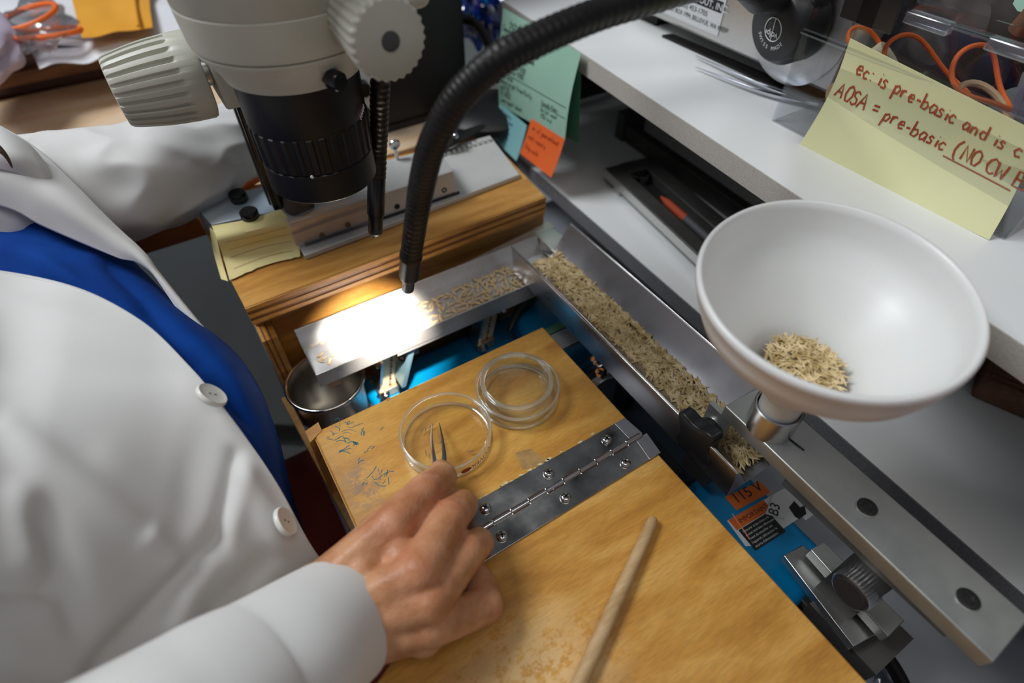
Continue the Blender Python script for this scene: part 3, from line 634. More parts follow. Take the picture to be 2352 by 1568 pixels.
def pile(fn, n, sL, mtl='seed_husk', w=.092, k=5, nn=6):
    m = M(); base = seed_mesh(1, w, n=nn, k=k); bv = [Vector(p) for p in base.v]
    for i in range(n):
        p, nr, az = fn(i); L = sL * rnd.uniform(.8, 1.15)
        z = Vector(nr).normalized(); xax = frame(z, (math.cos(az), math.sin(az), .01))[0]
        xax = (xax + z * rnd.gauss(0, .16)).normalized(); y = z.cross(xax).normalized(); z2 = xax.cross(y)
        o = Vector(p)
        m.add([o + (xax * q.x + y * q.y + z2 * q.z) * L for q in bv], base.f)
    return m
# ================================================================ VIBRATORY TRAY (feeder)
t = T('vibrating_tray', (.15, .34, -.09), 'bright aluminium seed tray under the microscope lamp', 'tray')
xl, xr = .0175, .285
yf, yn = .3735, .3200
def sect(x, zt=-.005):
    return [(x, yf, zt), (x, yf - .0012, zt + .0003), (x, yf - .0105, zt - .0132), (x, yf - .0125, FZ), (x, yn + .0030, FZ), (x, yn + .0012, zt - .0045), (x, yn, zt - .0045),
            (x, yn, FZ - .0052), (x, yn + .0018, FZ - .0052), (x, yn + .0020, FZ - .0014), (x, yf - .0135, FZ - .0014), (x, yf - .001, zt - .0015)]
m = M(); sa = sect(xl); sb = sect(.262)
m.add(sa + sb, [tuple(range(12))] + [tuple(range(12, 24))[::-1]] + [(i, (i + 1) % 12, 12 + (i + 1) % 12, 12 + i) for i in range(12)])
O('tray_channel', m, 'tray_aluminium', t, bevel=.0004)
fl_ = M().hexa([(.2621, yn, -.0065), (xr, yn, -.0065), (xr - .002, yf, -.0065), (.2621, yf, -.0065)], [(.2621, yn, -.005), (xr, yn, -.005), (xr - .002, yf, -.005), (.2621, yf, -.005)])
O('end_flange', fl_, 'tray_aluminium', t, bevel=.0004)
fo = M().hexa([(.18, yf, -.0065), (xr, yf, -.0065), (xr, yf + .012, -.0065), (.22, yf + .004, -.0065)], [(.18, yf, -.005), (xr, yf, -.005), (xr, yf + .012, -.005), (.22, yf + .004, -.005)])
O('rear_flange', fo, 'tray_aluminium', t)
O('round_end', M().sheet(lambda u, v: (.262 + .012 * math.sin(u * math.pi) * (1 - .25 * v), .331 + (.0365 - .004 * v) * u, -.005 - .0142 * v), 24, 4, .001), 'tray_aluminium', t, smooth=True)
O('tab', M().hexa([(.0245, .3200, -.0305), (.0340, .3200, -.0305), (.0340, .322, -.0305), (.0245, .322, -.0305)], [(.0245, .3200, -.0248), (.0340, .3200, -.0248), (.0340, .322, -.0248), (.0245, .322, -.0248)]), 'brass_clamp', t)
O('stiffener', M().box(.085, .24, .3205, .328, -.0285, -.0248), 'tray_aluminium', t)
def spring_set(px, py, tx):
    """laminated cream leaf spring leaning under the tray, clamped by copper toned plates with bolts"""
    c = V(W(px, py, -.060)); x, y = c.x, c.y
    lo, hi = -.088, -.030
    for k, yy in enumerate((0, .0075)):
        O('leaf_spring', M().hexa([(x - .0125, y + yy, lo), (x + .0035, y + yy, lo), (x + .0035, y + yy + .0065, lo), (x - .0125, y + yy + .0065, lo)], [(x + .0005, y + yy, hi), (x + .0165, y + yy, hi), (x + .0165, y + yy + .0065, hi), (x + .0005, y + yy + .0065, hi)]), 'cream_fibre', t, bevel=.0004)
    m_ = M(); 
    for k in range(16): f_ = k / 15; zz_ = lo + (hi - lo) * f_; m_.box(x - .0050 + .013 * f_, x - .0036 + .013 * f_ + (k % 2) * .0008, y - .0006, y + .001, zz_ - .0012, zz_ + .0012)
    O('spacer_strip', m_, 'brown_wood', t)
    O('back_plate', M().hexa([(x - .0155, y - .002, lo - .004), (x - .0130, y - .002, lo - .004), (x - .0130, y + .016, lo - .004), (x - .0155, y + .016, lo - .004)], [(x - .0065, y - .002, -.050), (x - .0040, y - .002, -.050), (x - .0040, y + .016, -.050), (x - .0065, y + .016, -.050)]), 'steel', t)
    for zc, dx in ((-.042, .0120), (-.088, -.002)):
        up_ = zc > -.06
        if up_:
            cl = O('clamp_plate', M().box(x + dx - .004, x + dx + .010, y - .0075, y - .0035, zc - .008, zc + .008), 'brass_clamp', t, bevel=.0006)
            for q in range(4): O('shim', M().box(x + dx + .0104 + q * .0016, x + dx + .0116 + q * .0016, y - .0075, y + .012, zc - .009, zc + .011), 'brass_clamp', t)
            cc_ = (x + dx + .001, y - .0075, zc - .001)
        else:
            cl = O('clamp_plate', M().box(x + dx - .014, x + dx + .006, y - .005, y - .001, zc - .006, zc + .004), 'brass_clamp', t, bevel=.0006); cc_ = (x + dx - .008, y - .005, zc)
        O('bolt', M().lathe(cc_, (-.5, -1, .25), [(.0042, 0), (.0042, .0058), (.0034, .0068), (.0020, .0068), (.0018, .004)], 20), 'mirror_steel', cl, smooth=True)
    O('side_bolt', M().lathe((x - .0045, y + .005, -.055), (-1, -.2, 0), [(.0040, 0), (.0040, .006), (.003, .007)], 16), 'brass_clamp', t, smooth=True)
    O('side_bolt', M().lathe((x + .0285, y + .004, -.050), (1, 0, 0), [(.0040, 0), (.0040, .004), (.002, .004), (.002, .008)], 16), 'brass_clamp', t, smooth=True)
spring_set(893, 842, 0)
spring_set(1122, 735, 0)
O('spring_bracket', M().hexa([(.083, .3235, -.075), (.087, .3235, -.075), (.087, .352, -.075), (.083, .352, -.075)], [(.098, .3235, -.026), (.104, .3235, -.026), (.104, .352, -.026), (.098, .352, -.026)]), 'spring_blue', t)

t = T('feeder_base', (.2, .32, BZ), 'turquoise blue painted machine base beneath the bright tray', 'machine')
O('casting', M().prism([(.055, .268, BZ), (.292, .268, BZ), (.292, .372, BZ), (.055, .372, BZ)], (0, 0, .030)), 'blue_paint', t, bevel=.008, seg=4)
O('motor_cover', M().prism([(.200, .268, BZ + .03), (.286, .268, BZ + .03), (.286, .350, BZ + .03), (.215, .350, BZ + .03)], (0, 0, .035)), 'blue_paint', t, bevel=.010, seg=4)
O('rear_bridge', M().box(.080, .215, .368, .386, BZ, -.050), 'brown_wood', t)
O('cable_clip', M().tube([W(1222, 660, -.045), W(1208, 690, -.05), W(1190, 715, -.055), W(1170, 760, -.06)], [.008, .009, .005, .0015], 12, sub=4), 'black_plastic', t, smooth=True)
lb = [W(1240, 752, -.0575), W(1330, 792, -.0575), W(1318, 822, -.0575), W(1232, 790, -.0575)]
q0 = V(W(1248, 770, -.0588)); r_ = Vector((1, .0, 0)); u_ = Vector((0, 1, 0))
pl = O('rating_label', M().prism([(.214, .272, -.0598), (.268, .272, -.0598), (.268, .304, -.0598), (.214, .304, -.0598)], (0, 0, .0003)), 'grey_rubber', t)
O('label_band', M().prism([(.214, .296, -.0594), (.268, .296, -.0594), (.268, .304, -.0594), (.214, .304, -.0594)], (0, 0, .0001)), 'paper_deep_green', pl)
m = M()
for k in range(8): m.box(.217, .266 - (k % 3) * .004, .2745 + k * .0025, .2756 + k * .0025, -.0594, -.0592)
O('print_lines', m, 'label_white', pl)
# steel cup under the tray end
cc = W(744, 868, -.044)
t = T('steel_cup', (cc[0], cc[1], BZ), 'round stainless steel cup below the open end of the tray', 'cup')
rc = .0325
O('cup_wall', M().lathe((cc[0], cc[1], BZ), (0, 0, 1), [(.0002, .001), (rc - .008, .001), (rc - .005, .004), (rc - .002, .070), (rc + .0008, .0755), (rc + .0018, .0778), (rc + .0010, .0788), (rc - .0005, .0775), (rc - .003, .0705), (rc - .006, .006), (.0002, .004)], 72, cap0=False, cap1=False), 'cup_steel', t, smooth=True, angle=70)
O('rolled_rim', M().ring((cc[0], cc[1], BZ + .0778), (0, 0, 1), rc + .0004, .0016, 72, 10), 'mirror_steel', t, smooth=True)

# ================================================================ CHUTE
t = T('seed_chute', (.25, .2, -.04), 'long steel chute filled with grass seed beside the board', 'chute')
CF = -.0100
def csec(y, s=1.0, zt=.0200):
    fx0, fx1 = .2335, .2580
    ro = [(.2145, zt), (.2160, zt + .0004), (fx0, CF + .001), (fx0 + .002, CF), (fx1, CF), (fx1 + .002, CF + .001), (.2790, zt + .0004), (.2805, zt)]
    ri = [(.2795, zt - .001), (fx1 + .0025, CF - .0006), (fx1, CF - .0016), (fx0 + .001, CF - .0016), (.2172, CF - .0016), (.2143, zt - .001)]
    return [(a, y, b) for a, b in ro + ri]
m = M(); ys = [.3435, .30, .2, .1, .075]; n_ = 14
for i, y in enumerate(ys): m.v += [V(p)[:] for p in csec(y)]
m.f.append(tuple(range(n_))); m.f.append(tuple(range((len(ys) - 1) * n_, len(ys) * n_))[::-1])
for i in range(len(ys) - 1):
    for k in range(n_): m.f.append((i * n_ + k, i * n_ + (k + 1) % n_, (i + 1) * n_ + (k + 1) % n_, (i + 1) * n_ + k))
O('channel', m, 'chute_steel', t, smooth=True, angle=50)
O('rim_bead', M().tube([(.2146, .3435, .0203), (.2146, .0750, .0203)], .0011, 10), 'mirror_steel', t, smooth=True)
O('rim_bead', M().tube([(.2803, .3435, .0203), (.2803, .0750, .0203)], .0009, 10), 'mirror_steel', t, smooth=True)
O('hanger', M().box(.244, .256, .20, .215, -.085, CF - .0017), 'black_plastic', t)
O('mount_leg', M().box(.238, .255, .10, .125, -.062, -.0118), 'dark_metal', t)
for k in range(5): O('leaf_spring', M().tube([W(1440 - k * 3, 838 + k * 6, -.04), W(1400 - k * 2, 850 + k * 5, -.04), W(1355, 878 + k * 5, -.05)], .0009, 8, sub=3), 'steel', t)
O('clamp_bolt', M().lathe(W(1378, 832, -.035), (-.6, .2, .6), [(.0045, 0), (.0045, .004), (.0025, .004), (.0025, .010)], 6), 'mirror_steel', t)
O('clamp_bolt', M().lathe(W(1385, 858, -.035), (-.6, .2, .6), [(.0045, 0), (.0045, .004), (.0025, .004), (.0025, .008)], 6), 'mirror_steel', t)
def chute_fn(i):
    y = .338 - .255 * rnd.random() ** .96
    s = rnd.random(); end = 1 if y < .325 else max(.3, (.340 - y) / .015)
    xx = .2315 + .0330 * s
    hz_ = .0035 + .0075 * math.sin(math.pi * min(1, (s * .8 + .25))) * end + .0010 * noise.noise((y * 90, s * 4, 0))
    if s < .12: hz_ *= .6
    z = CF + hz_ - rnd.random() * .0025 + (.0045 if s > .85 else 0)
    nr = (-.25 + rnd.gauss(0, .12), rnd.gauss(0, .12), 1)
    return (xx, y, z), nr, rnd.gauss(math.radians(75), .75)
O('seed_heap', pile(chute_fn, 2500, .0108), 'seed_husk', smooth=True, kind='stuff', label='long heap of straw coloured grass seed in the steel chute', cat='seeds')
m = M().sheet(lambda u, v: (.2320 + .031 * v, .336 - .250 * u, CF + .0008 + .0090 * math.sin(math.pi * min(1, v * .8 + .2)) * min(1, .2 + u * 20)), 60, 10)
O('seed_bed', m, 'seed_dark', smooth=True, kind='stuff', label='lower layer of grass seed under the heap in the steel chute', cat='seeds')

# ================================================================ CLAMP BAR, FUNNEL
bz1, bz0 = .040, .0285
t = T('clamp_bar', (.247, .02, bz0), 'thick brushed aluminium bar carrying the white funnel', 'bar')
p = [W(1665, 931, bz1), W(1745, 887, bz1), W(1839, 952, bz1), W(2352, 1395, bz1), W(2440, 1400, bz1), W(2290, 1527, bz1)]
bl, br = p[0], p[1]
xl0, xl1, xr0, xr1 = bl[0], W(2283, 1521, bz1)[0], br[0], .2640
ye = W(2283, 1521, bz1)[1]
bq = [(xl0, bl[1], 0), (xl1, ye, 0), (xr1, ye + .001, 0), (.2665, bl[1] - .001, 0)]
O('bar_body', M().hexa([(a, b, bz0) for a, b, c in bq], [(a, b, bz1) for a, b, c in bq]), 'bar_aluminium', t, bevel=.0008)
for px, py in ((1991, 1165), (2223, 1376)):
    c = W(px, py, bz1 + .0002)
    O('bolt_recess', M().lathe(c, (0, 0, 1), [(.0060, 0), (.0060, .0003), (.0056, .0004), (.0056, .0001)], 32), 'bar_aluminium', t, smooth=True)
    O('socket_screw', M().lathe(c, (0, 0, 1), [(.0056, 0), (.0056, .0006), (.0048, .0009), (.0026, .0009), (.0022, .0004)], 28, up=(1, 0, 0)), 'label_black', t, smooth=True)
for pa_, pb_ in (((1733, 918), (1760, 940)), ((1803, 1000), (1847, 1034))):
    a = W(*pa_, bz1 + .0002); b = W(*pb_, bz1 + .0002)
    O('scribed_slot', M().tube([a, b], .0006, 8), 'label_black', t)
O('lower_rail', M().hexa([(.2405, .058, .008), (.2425, -.050, .008), (.2560, -.050, .008), (.2560, .058, .008)], [(.2405, .058, bz0), (.2425, -.050, bz0), (.2560, -.050, bz0), (.2560, .058, bz0)]), 'bar_aluminium', t, bevel=.0005)
O('rail_post', M().box(.2435, .2555, -.02, .005, BZ, .008), 'dark_metal', t)
FC = Vector((.2440, .0845, bz1)); FAX = Vector((0, 0, 1))
tb = O('socket_tube', M().lathe(FC, (0, 0, 1), [(.0145, 0), (.0145, .0195), (.0138, .0202), (.0130, .0195), (.0130, .001)], 48), 'steel', t, smooth=True)
# rod with black knob
kc = Vector(V(W(1607, 1000, .013)))
rodx = xl0
O('knob_rod', M().lathe((kc.x + .006, kc.y + .002, kc.z), (1, .0, .0), [(.0060, 0), (.0068, .002), (.0068, .018)], 28), 'steel', t, smooth=True)
O('rod_block', M().box(kc.x + .018, .2330, kc.y - .008, kc.y + .010, .004, bz0), 'bar_aluminium', t)
prof = []
for i in range(64):
    a = 2 * math.pi * i / 64; rr = .0125 + .0070 * (math.cos(2 * (a - .6)) ** 2) ** 1.6 * (1 if True else 0)
    prof.append((kc.x, kc.y + rr * math.cos(a) * 1.05, kc.z + rr * math.sin(a)))
kb = O('clamp_knob', M().prism([(a - .006, b, c) for a, b, c in prof], (.010, 0, 0)), 'black_plastic', t, bevel=.0012, seg=3, label='black winged plastic knob')
O('knob_hub', M().lathe((kc.x + .004, kc.y, kc.z), (1, 0, 0), [(.0098, 0), (.0095, .005), (.0078, .008)], 32), 'black_plastic', kb, smooth=True)
# funnel
t = T('funnel', FC + Vector((0, 0, .012)), 'large white plastic funnel standing in the aluminium bar', 'funnel')
fo = [(.0100, .004), (.0118, .018), (.0122, .0300), (.0140, .0340), (.0500, .0830), (.0600, .0910), (.0636, .1010), (.0645, .1090), (.0660, .1105), (.0660, .1135), (.0648, .1150)]
fi = [(.0630, .1145), (.0623, .1105), (.0614, .1010), (.0584, .0925), (.0487, .0845), (.0125, .0355), (.0104, .0300), (.0084, .004)]
fm = M().lathe(FC, FAX, fo + fi, 96, cap0=False, cap1=False)
def lean(p):
    """the funnel leans a little in its socket: the rim plane tips towards the board"""
    k_ = max(0, (p[2] - bz1 - .03) / .085); dx, dy = p[0] - FC.x, p[1] - FC.y
    return (p[0] - .0021 * k_, p[1] + .0056 * k_, p[2] + (dx * .066 + dy * .05) * k_)
fm.v = [lean(p) for p in fm.v]
O('funnel_body', fm, 'white_plastic', t, smooth=True, angle=80)
def fun_fn(i):
    r = .0205 * math.sqrt(rnd.random()); a = rnd.uniform(0, 6.283)
    z = .0615 + .0070 * max(0, 1 - r / .020) + rnd.uniform(-.002, .0)
    z = bz1 + z
    return (FC.x + r * math.cos(a) - .0015, FC.y + r * math.sin(a), z), (rnd.gauss(0, .25), rnd.gauss(0, .25), 1), rnd.uniform(0, 6.28)
O('seed_heap', pile(fun_fn, 480, .0090), 'seed_husk', smooth=True, kind='stuff', label='small mound of grass seed inside the white funnel', cat='seeds')
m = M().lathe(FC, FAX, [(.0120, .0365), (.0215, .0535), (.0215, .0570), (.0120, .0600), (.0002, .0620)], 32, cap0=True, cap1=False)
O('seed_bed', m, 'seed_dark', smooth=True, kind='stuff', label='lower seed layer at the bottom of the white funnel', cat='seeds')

# ---- second blue machine under the bar
t = T('chute_drive', (.235, .07, BZ), 'blue painted machine with warning stickers between board and bar', 'machine')
O('housing', M().prism([(.1975, .003, BZ), (.285, .003, BZ), (.285, .112, BZ), (.1975, .112, BZ)], (0, 0, .052)), 'blue_paint', t, bevel=.006, seg=4)
zt = BZ + .052
O('dark_cover', M().box(.200, .275, .113, .255, BZ, -.085), 'navy_dark', t, bevel=.003)
O('dark_cover', M().box(.198, .230, .113, .150, BZ, -.050), 'black_plastic', t, bevel=.002)
def lab(poly_px, z, mtl, name, par, th=.0003, label=None): 
    return O(name, M().prism([W(px, py, z) for px, py in poly_px], (0, 0, th)), mtl, par, label=label)
s1 = lab([(1664, 1141), (1745, 1105), (1770, 1130), (1692, 1172)], zt + .0002, 'label_orange', 'voltage_sticker', t, label='orange 115 V sticker')
e0 = V(W(1690, 1165, zt)); e1 = V(W(1760, 1128, zt)); rt = (e1 - e0).normalized(); upv = Vector((0, 0, 1)).cross(rt)
text('115 V', .0120, 'label_black', e0 + rt * .002 + upv * .002, rt, upv, s1, ext=.0008)
s2 = lab([(1670, 1196), (1800, 1122), (1835, 1140), (1850, 1180), (1738, 1254), (1712, 1254)], zt + .0003, 'label_white', 'warning_sticker', t, label='white sticker reading IMPORTANT')
a = V(W(1679, 1203, zt)); b = V(W(1790, 1137, zt)); rt = (b - a).normalized(); upv = Vector((0, 0, 1)).cross(rt)
z2 = zt + .0007
def quad(o, x0, x1, y0, y1): return [(o + rt * x + upv * y)[:2] for x, y in ((x0, y0), (x1, y0), (x1, y1), (x0, y1))]
O('orange_band', M().prism([(x, y, z2) for x, y in quad(a, 0, .036, -.006, .003)], (0, 0, .0001)), 'label_orange', s2)
O('black_panel', M().prism([(x, y, z2) for x, y in quad(a, .001, .032, -.024, -.0065)], (0, 0, .0001)), 'label_black', s2)
text('IMPORTANT', .0052, 'label_black', a + rt * .006 - upv * .0035 + Vector((0, 0, .0009)), rt, upv, s2)
for k, s_ in enumerate(("S'assurer si les mises a la", 'masse sont bien effectuees.', 'Avant de travailler sur', "l'appareil, debrancher la", "source d'alimentation.")):
    text(s_, .0026, 'label_white', a + rt * .003 - upv * (.0100 + k * .0032) + Vector((0, 0, .0009)), rt, upv, s2)
s3 = lab([(1757, 1180), (1774, 1138), (1810, 1154), (1802, 1192)], zt + .0012, 'label_white', 'number_sticker', t, label='small white B3 sticker')
e0 = V(W(1775, 1183, zt + .0015)); e1 = V(W(1783, 1150, zt + .0015)); rt3 = (e1 - e0).normalized(); up3 = Vector((0, 0, 1)).cross(rt3)
text('B3', .0105, 'label_black', e0 - up3 * .0035, rt3, up3, s3, ext=.0004)
s4 = lab([(1800, 1140), (1845, 1118), (1900, 1160), (1850, 1195)], zt + .0004, 'label_white', 'warning_sticker', t)
O('black_hand_sign', M().prism([W(px, py, zt + .0008) for px, py in ((1812, 1165), (1824, 1150), (1838, 1165), (1848, 1160), (1852, 1180), (1836, 1192), (1826, 1186))], (0, 0, .0001)), 'label_black', s4)
O('scuff', M().tube([W(1682, 1180, zt + .001), W(1700, 1205, zt + .001), W(1722, 1238, zt + .001)], .0005, 6), 'label_orange', t)

# ---- slide clamp with knurled knob in front of it
t = T('slide_clamp', (.25, 0, BZ), 'grey metal slide clamp with knurled silver knob under the aluminium bar', 'clamp')
sz = -.035
def slab(px4, z, th, mtl, name, lab_=None): return O(name, M().prism([W(a, b, z) for a, b in px4], (0, 0, -th)), mtl, t, bevel=.0006, label=lab_)
slab([(1800, 1275), (1845, 1250), (2050, 1435), (1960, 1485)], -.052, .008, 'steel', 'slide_plate')
slab([(1862, 1262), (1893, 1243), (2078, 1425), (2040, 1462)], -.038, .010, 'bar_aluminium', 'slide_bar')
slab([(1780, 1300), (1862, 1270), (1940, 1350), (1890, 1440)], -.075, .006, 'dark_metal', 'lower_plate')
O('foot_block', M().box(.236, .275, -.05, .0, BZ, -.060), 'dark_metal', t)
kc2 = V(W(1950, 1362, -.015)); 
kn = O('knurled_knob', M().lathe(kc2, (1, -.05, 0), [(.0108, 0), (.0118, .0006), (.0122, .002), (.0122, .0125), (.0112, .0135), (.0002, .0135)], 120, rf=lambda k, t_: 1 + (.018 * math.cos(40 * t_) if 1 < k < 5 else 0)), 'steel', t, smooth=True, angle=30)
O('knob_face', M().lathe(kc2 + Vector((-.0001, 0, 0)), (-1, .05, 0), [(.0104, 0), (.0100, .0003), (.0002, .0003)], 40, rf=lambda k, t_: 1 - .05 * math.sin(5 * t_) ** 2), 'dark_interior', kn)
O('knob_stem', M().lathe(kc2 + Vector((.0130, 0, 0)), (1, 0, 0), [(.005, 0), (.005, .012)], 20), 'steel', t)
t = O('power_cable', M().tube([W(1880, 1330, -.11), W(1925, 1400, -.10), W(1975, 1440, -.095), W(2030, 1500, -.10), W(2075, 1575, -.11), W(2110, 1680, -.119)], .0050, 12, sub=6), 'black_rubber', smooth=True, label='black power cable running out from under the slide clamp', cat='cable')
t = T('plastic_bag', W(1930, 1480, BZ), 'crumpled clear plastic bag beside the board edge on the bench', 'bag')
b0 = [V(W(px, py, BZ + .004)) for px, py in ((1850, 1410), (2010, 1470), (2080, 1640), (1930, 1640))]
def bagfn(u, v):
    p = (b0[0] * (1 - u) + b0[1] * u) * (1 - v) + (b0[3] * (1 - u) + b0[2] * u) * v
    return p + Vector((0, 0, .010 * math.sin(u * math.pi) * math.sin(min(1, v * 1.3) * math.pi) + .004 * abs(noise.noise((u * 6, v * 6, 2)))))
O('bag_film', M().sheet(bagfn, 30, 30, .0003), 'bag_plastic', t, smooth=True)
O('zip_strip', M().tube([W(1880, 1475, BZ + .012), W(1945, 1470, BZ + .016), W(1985, 1480, BZ + .010)], .0012, 8, sub=4), 'bag_purple', t, smooth=True)

# ================================================================ MICROSCOPE
AX = (.0755, .368)
t = T('microscope', (.05, .45, .0605), 'grey stereo microscope with black lens over the bright tray', 'microscope')
zl = .125
def ribs(k, th): return 1 + (.016 * (1 if math.cos(36 * th) > 0 else -1) if 4 <= k <= 5 else 0)
O('objective_lens', M().lathe((*AX, zl), (0, 0, 1), [(.0295, .003), (.0330, .0005), (.0350, 0), (.0360, .0012), (.0362, .0195), (.0354, .0202), (.0358, .0210), (.0364, .0216), (.0370, .0440), (.0366, .0448), (.0370, .0458), (.0376, .0730)], 216, cap0=False, cap1=True,
   rf=lambda k, th: (1 + .014 * (1 if math.cos(30 * th) > 0 else -1)) if k in (7, 8) else 1), 'lens_black', t, smooth=True, angle=30)
O('front_glass', M().lathe((*AX, zl + .003), (0, 0, 1), [(.0300, 0), (.02, -.002), (.0002, -.003)], 48, cap0=False), 'black_gloss', t, smooth=True)
c = aty(717, 407, AX[1] - .0375); O('index_dot', M().lathe(c, (0, -1, 0), [(.0009, -.001), (.0009, .0003)], 12), 'etch_white', t)
m = M()
for k in range(5):
    a = math.radians(-50 + k * 2.4); cx_, cy_ = AX[0] + .0387 * math.cos(a), AX[1] + .0387 * math.sin(a)
    m.box(cx_ - .0003, cx_ + .0003, cy_ - .0006, cy_ + .0004, zl + .0462 + k * .001, zl + .0490 + k * .001)
O('scale_marks', m, 'etch_white', t)
O('pod_collar', M().lathe((*AX, zl + .073), (0, 0, 1), [(.0386, 0), (.0402, .0008), (.0410, .0030), (.0430, .0075), (.0496, .0165), (.0510, .0190), (.0510, .0200), (.0500, .0206)], 96), 'scope_grey', t, smooth=True)
O('pod_body', M().lathe((*AX, zl + .0936), (0, 0, 1), [(.0500, 0), (.0514, .0006), (.0522, .0035), (.0534, .0205), (.0528, .0212), (.0534, .0220), (.0548, .0800), (.0530, .105), (.0400, .120), (.0002, .122)], 96, cap1=False), 'scope_grey', t, smooth=True)
O('side_housing', M().box(.100, .140, .300, .400, zl + .112, zl + .19), 'scope_grey', t, bevel=.006, seg=4)
# zoom knob, axis towards -Y
kz = dep(897, 95, .272); kz = V(kz); rk = .0190
def kribs(k, th): return 1 + (.030 * math.cos(26 * th) if 1 <= k <= 7 else 0)
zk = O('zoom_knob', M().lathe(kz, (-.04, 1, 0), [(rk * .93, 0), (rk * 1.0, .0014), (rk * 1.01, .006), (rk * .96, .014), (rk * .90, .022), (rk * .85, .030), (rk * .82, .036), (rk * .80, .040), (rk * .80, .055)], 208, rf=kribs), 'scope_grey', t, smooth=True, angle=50)
O('knob_cap', M().lathe(kz + Vector((0, -.0001, 0)), (0, -1, 0), [(.0047, 0), (.0047, .0004), (.0042, .0007)], 36), 'grey_rubber', zk, smooth=True, label='dark grey round cap')
c = dep(783, 190, .312)
O('lock_screw', M().lathe(c, (-.45, 1.0, .1), [(.0048, 0), (.0056, .001), (.0056, .007), (.004, .009), (.0035, .022)], 32), 'black_gloss', t, smooth=True)
# pillar
pz = .060
O('pillar', M().box(.0435, .0740, .4475, .478, pz, .30), 'black_gloss', t, bevel=.001)
O('pillar_groove', M().box(.0475, .0500, .4468, .4476, pz, .30), 'dark_metal', t); O('pillar_groove', M().box(.0425, .0436, .458, .462, pz, .30), 'dark_metal', t)
c = W(688, 478, pz + .0005)
O('knurled_foot', M().lathe(c, (.15, 0, 1), [(.0120, 0), (.0120, .026), (.010, .028)], 160, rf=lambda k, th: 1 + (.02 * math.cos(53 * th) if k < 2 else 0)), 'dark_metal', t, smooth=True, angle=20)
fb = V(dep(522, 256, .405))
O('focus_block', M().hexa([(fb.x, fb.y, fb.z), (fb.x + .030, fb.y, fb.z), (fb.x + .030, fb.y + .055, fb.z), (fb.x, fb.y + .055, fb.z)], [(fb.x, fb.y, fb.z + .075), (fb.x + .030, fb.y, fb.z + .075), (fb.x + .030, fb.y + .055, fb.z + .075), (fb.x, fb.y + .055, fb.z + .075)]), 'scope_grey', t, bevel=.0025, seg=3)
O('arm', M().box(fb.x + .010, .085, .385, fb.y + .045, fb.z + .045, fb.z + .085), 'scope_grey', t, bevel=.004, seg=3)
kr = V(dep(466, 170, .405)); klf = V(dep(260, 219, .400)); d = Vector((-1, 0, 0)); Lk = .058
def fr(k, th):
    c_ = math.cos(24 * th); g_ = max(0.0, min(1.0, (c_ - .05) / .5)); g_ = g_ * g_ * (3 - 2 * g_)
    return 1 - {0: 0, 1: 0, 2: 0, 3: 0, 4: .02, 5: .055, 13: .06, 14: .04}.get(k, .075 if 5 < k < 13 else 0) * g_
pf = [(.0250, 0), (.0280, .0010), (.0290, .0030), (.0288, .0130), (.0287, .0145), (.0286, .0160), (.0284, .0180), (.0280, .0240), (.0274, .0300), (.0266, .0360), (.0256, .0420), (.0246, .0470), (.0236, .0520), (.0226, .0555), (.0212, .0572), (.0170, .0578), (.0002, .0578)]
fk = O('focus_knob', M().lathe(kr, d, pf, 306, rf=lambda k, th: fr(k, th), cap1=False), 'scope_grey', t, smooth=True, angle=32)
O('knob_shaft', M().lathe(kr + Vector((.000, 0, 0)), (1, 0, 0), [(.0085, 0), (.0085, .03)], 32), 'steel', t, smooth=True)
# eyepiece tubes above the frame
for sy in (-1, 1):
    O('eyepiece', M().tube([(.075, .365 + sy * .020, zl + .19), (.02, .365 + sy * .028, zl + .255), (-.005, .365 + sy * .030, zl + .285)], [.020, .017, .018], 28), 'black_gloss', t, smooth=True)

# ================================================================ GOOSENECK LIGHT GUIDES
def goose(pts, rad, sub): 
    m = M(); P = [V(p) for p in pts]
    return m.tube(P, rad, 24, sub=sub, rfun=lambda i: 1 + (.035 if i % 4 < 2 else -.02))
t = T('gooseneck_light', (.444, .30, .15), 'thick black ribbed gooseneck light guide arching in the foreground', 'lamp')
g2 = [TIP + (W(0, 0) * 0), ]
path = [dep(944, 588, .345), dep(950, 545, .330), dep(958, 490, .311), dep(966, 440, .298), dep(975, 395, .284), dep(988, 345, .270), dep(1010, 295, .258), dep(1045, 235, .248), dep(1090, 185, .242), dep(1150, 135, .238), dep(1220, 98, .240), dep(1300, 62, .246), dep(1390, 28, .258), dep(1490, 0, .275), dep(1600, -30, .30), dep(1680, -38, .345), dep(1735, -8, .40)]
O('flexible_hose', goose(path, [.0064] * 3 + [.0068] * 14, 20), 'black_rubber', t, smooth=True, angle=60)
pT = V(path[0]); pd_ = (V(TIP) - pT); Ld = pd_.length; ax = pd_.normalized()
O('ferrule', M().lathe(pT - ax * .003, ax, [(.0066, 0), (.0070, .001), (.0070, .004), (.0067, .005), (.0067, Ld * .62), (.0060, Ld * .68), (.0042, Ld * .69)], 36), 'lens_black', t, smooth=True)
O('light_nozzle', M().lathe(V(TIP), -ax, [(.0034, 0), (.0040, .0008), (.0040, Ld * .42)], 32), 'dark_metal', t, smooth=True)
O('light_face', M().lathe(V(TIP), ax, [(.0026, 0), (.0026, .0004)], 24), 'lamp_glass', t)
t = T('gooseneck_light', (.12, .37, .10), 'slim black ribbed light guide hanging behind the microscope lens', 'lamp')
path = [dep(866, 405, .420), dep(868, 340, .405), dep(871, 270, .385), dep(873, 200, .365), dep(880, 120, .35), dep(905, 20, .345), dep(960, -80, .35), dep(1080, -160, .37), dep(1300, -160, .40), dep(1600, -110, .43), dep(1800, -30, .45)]
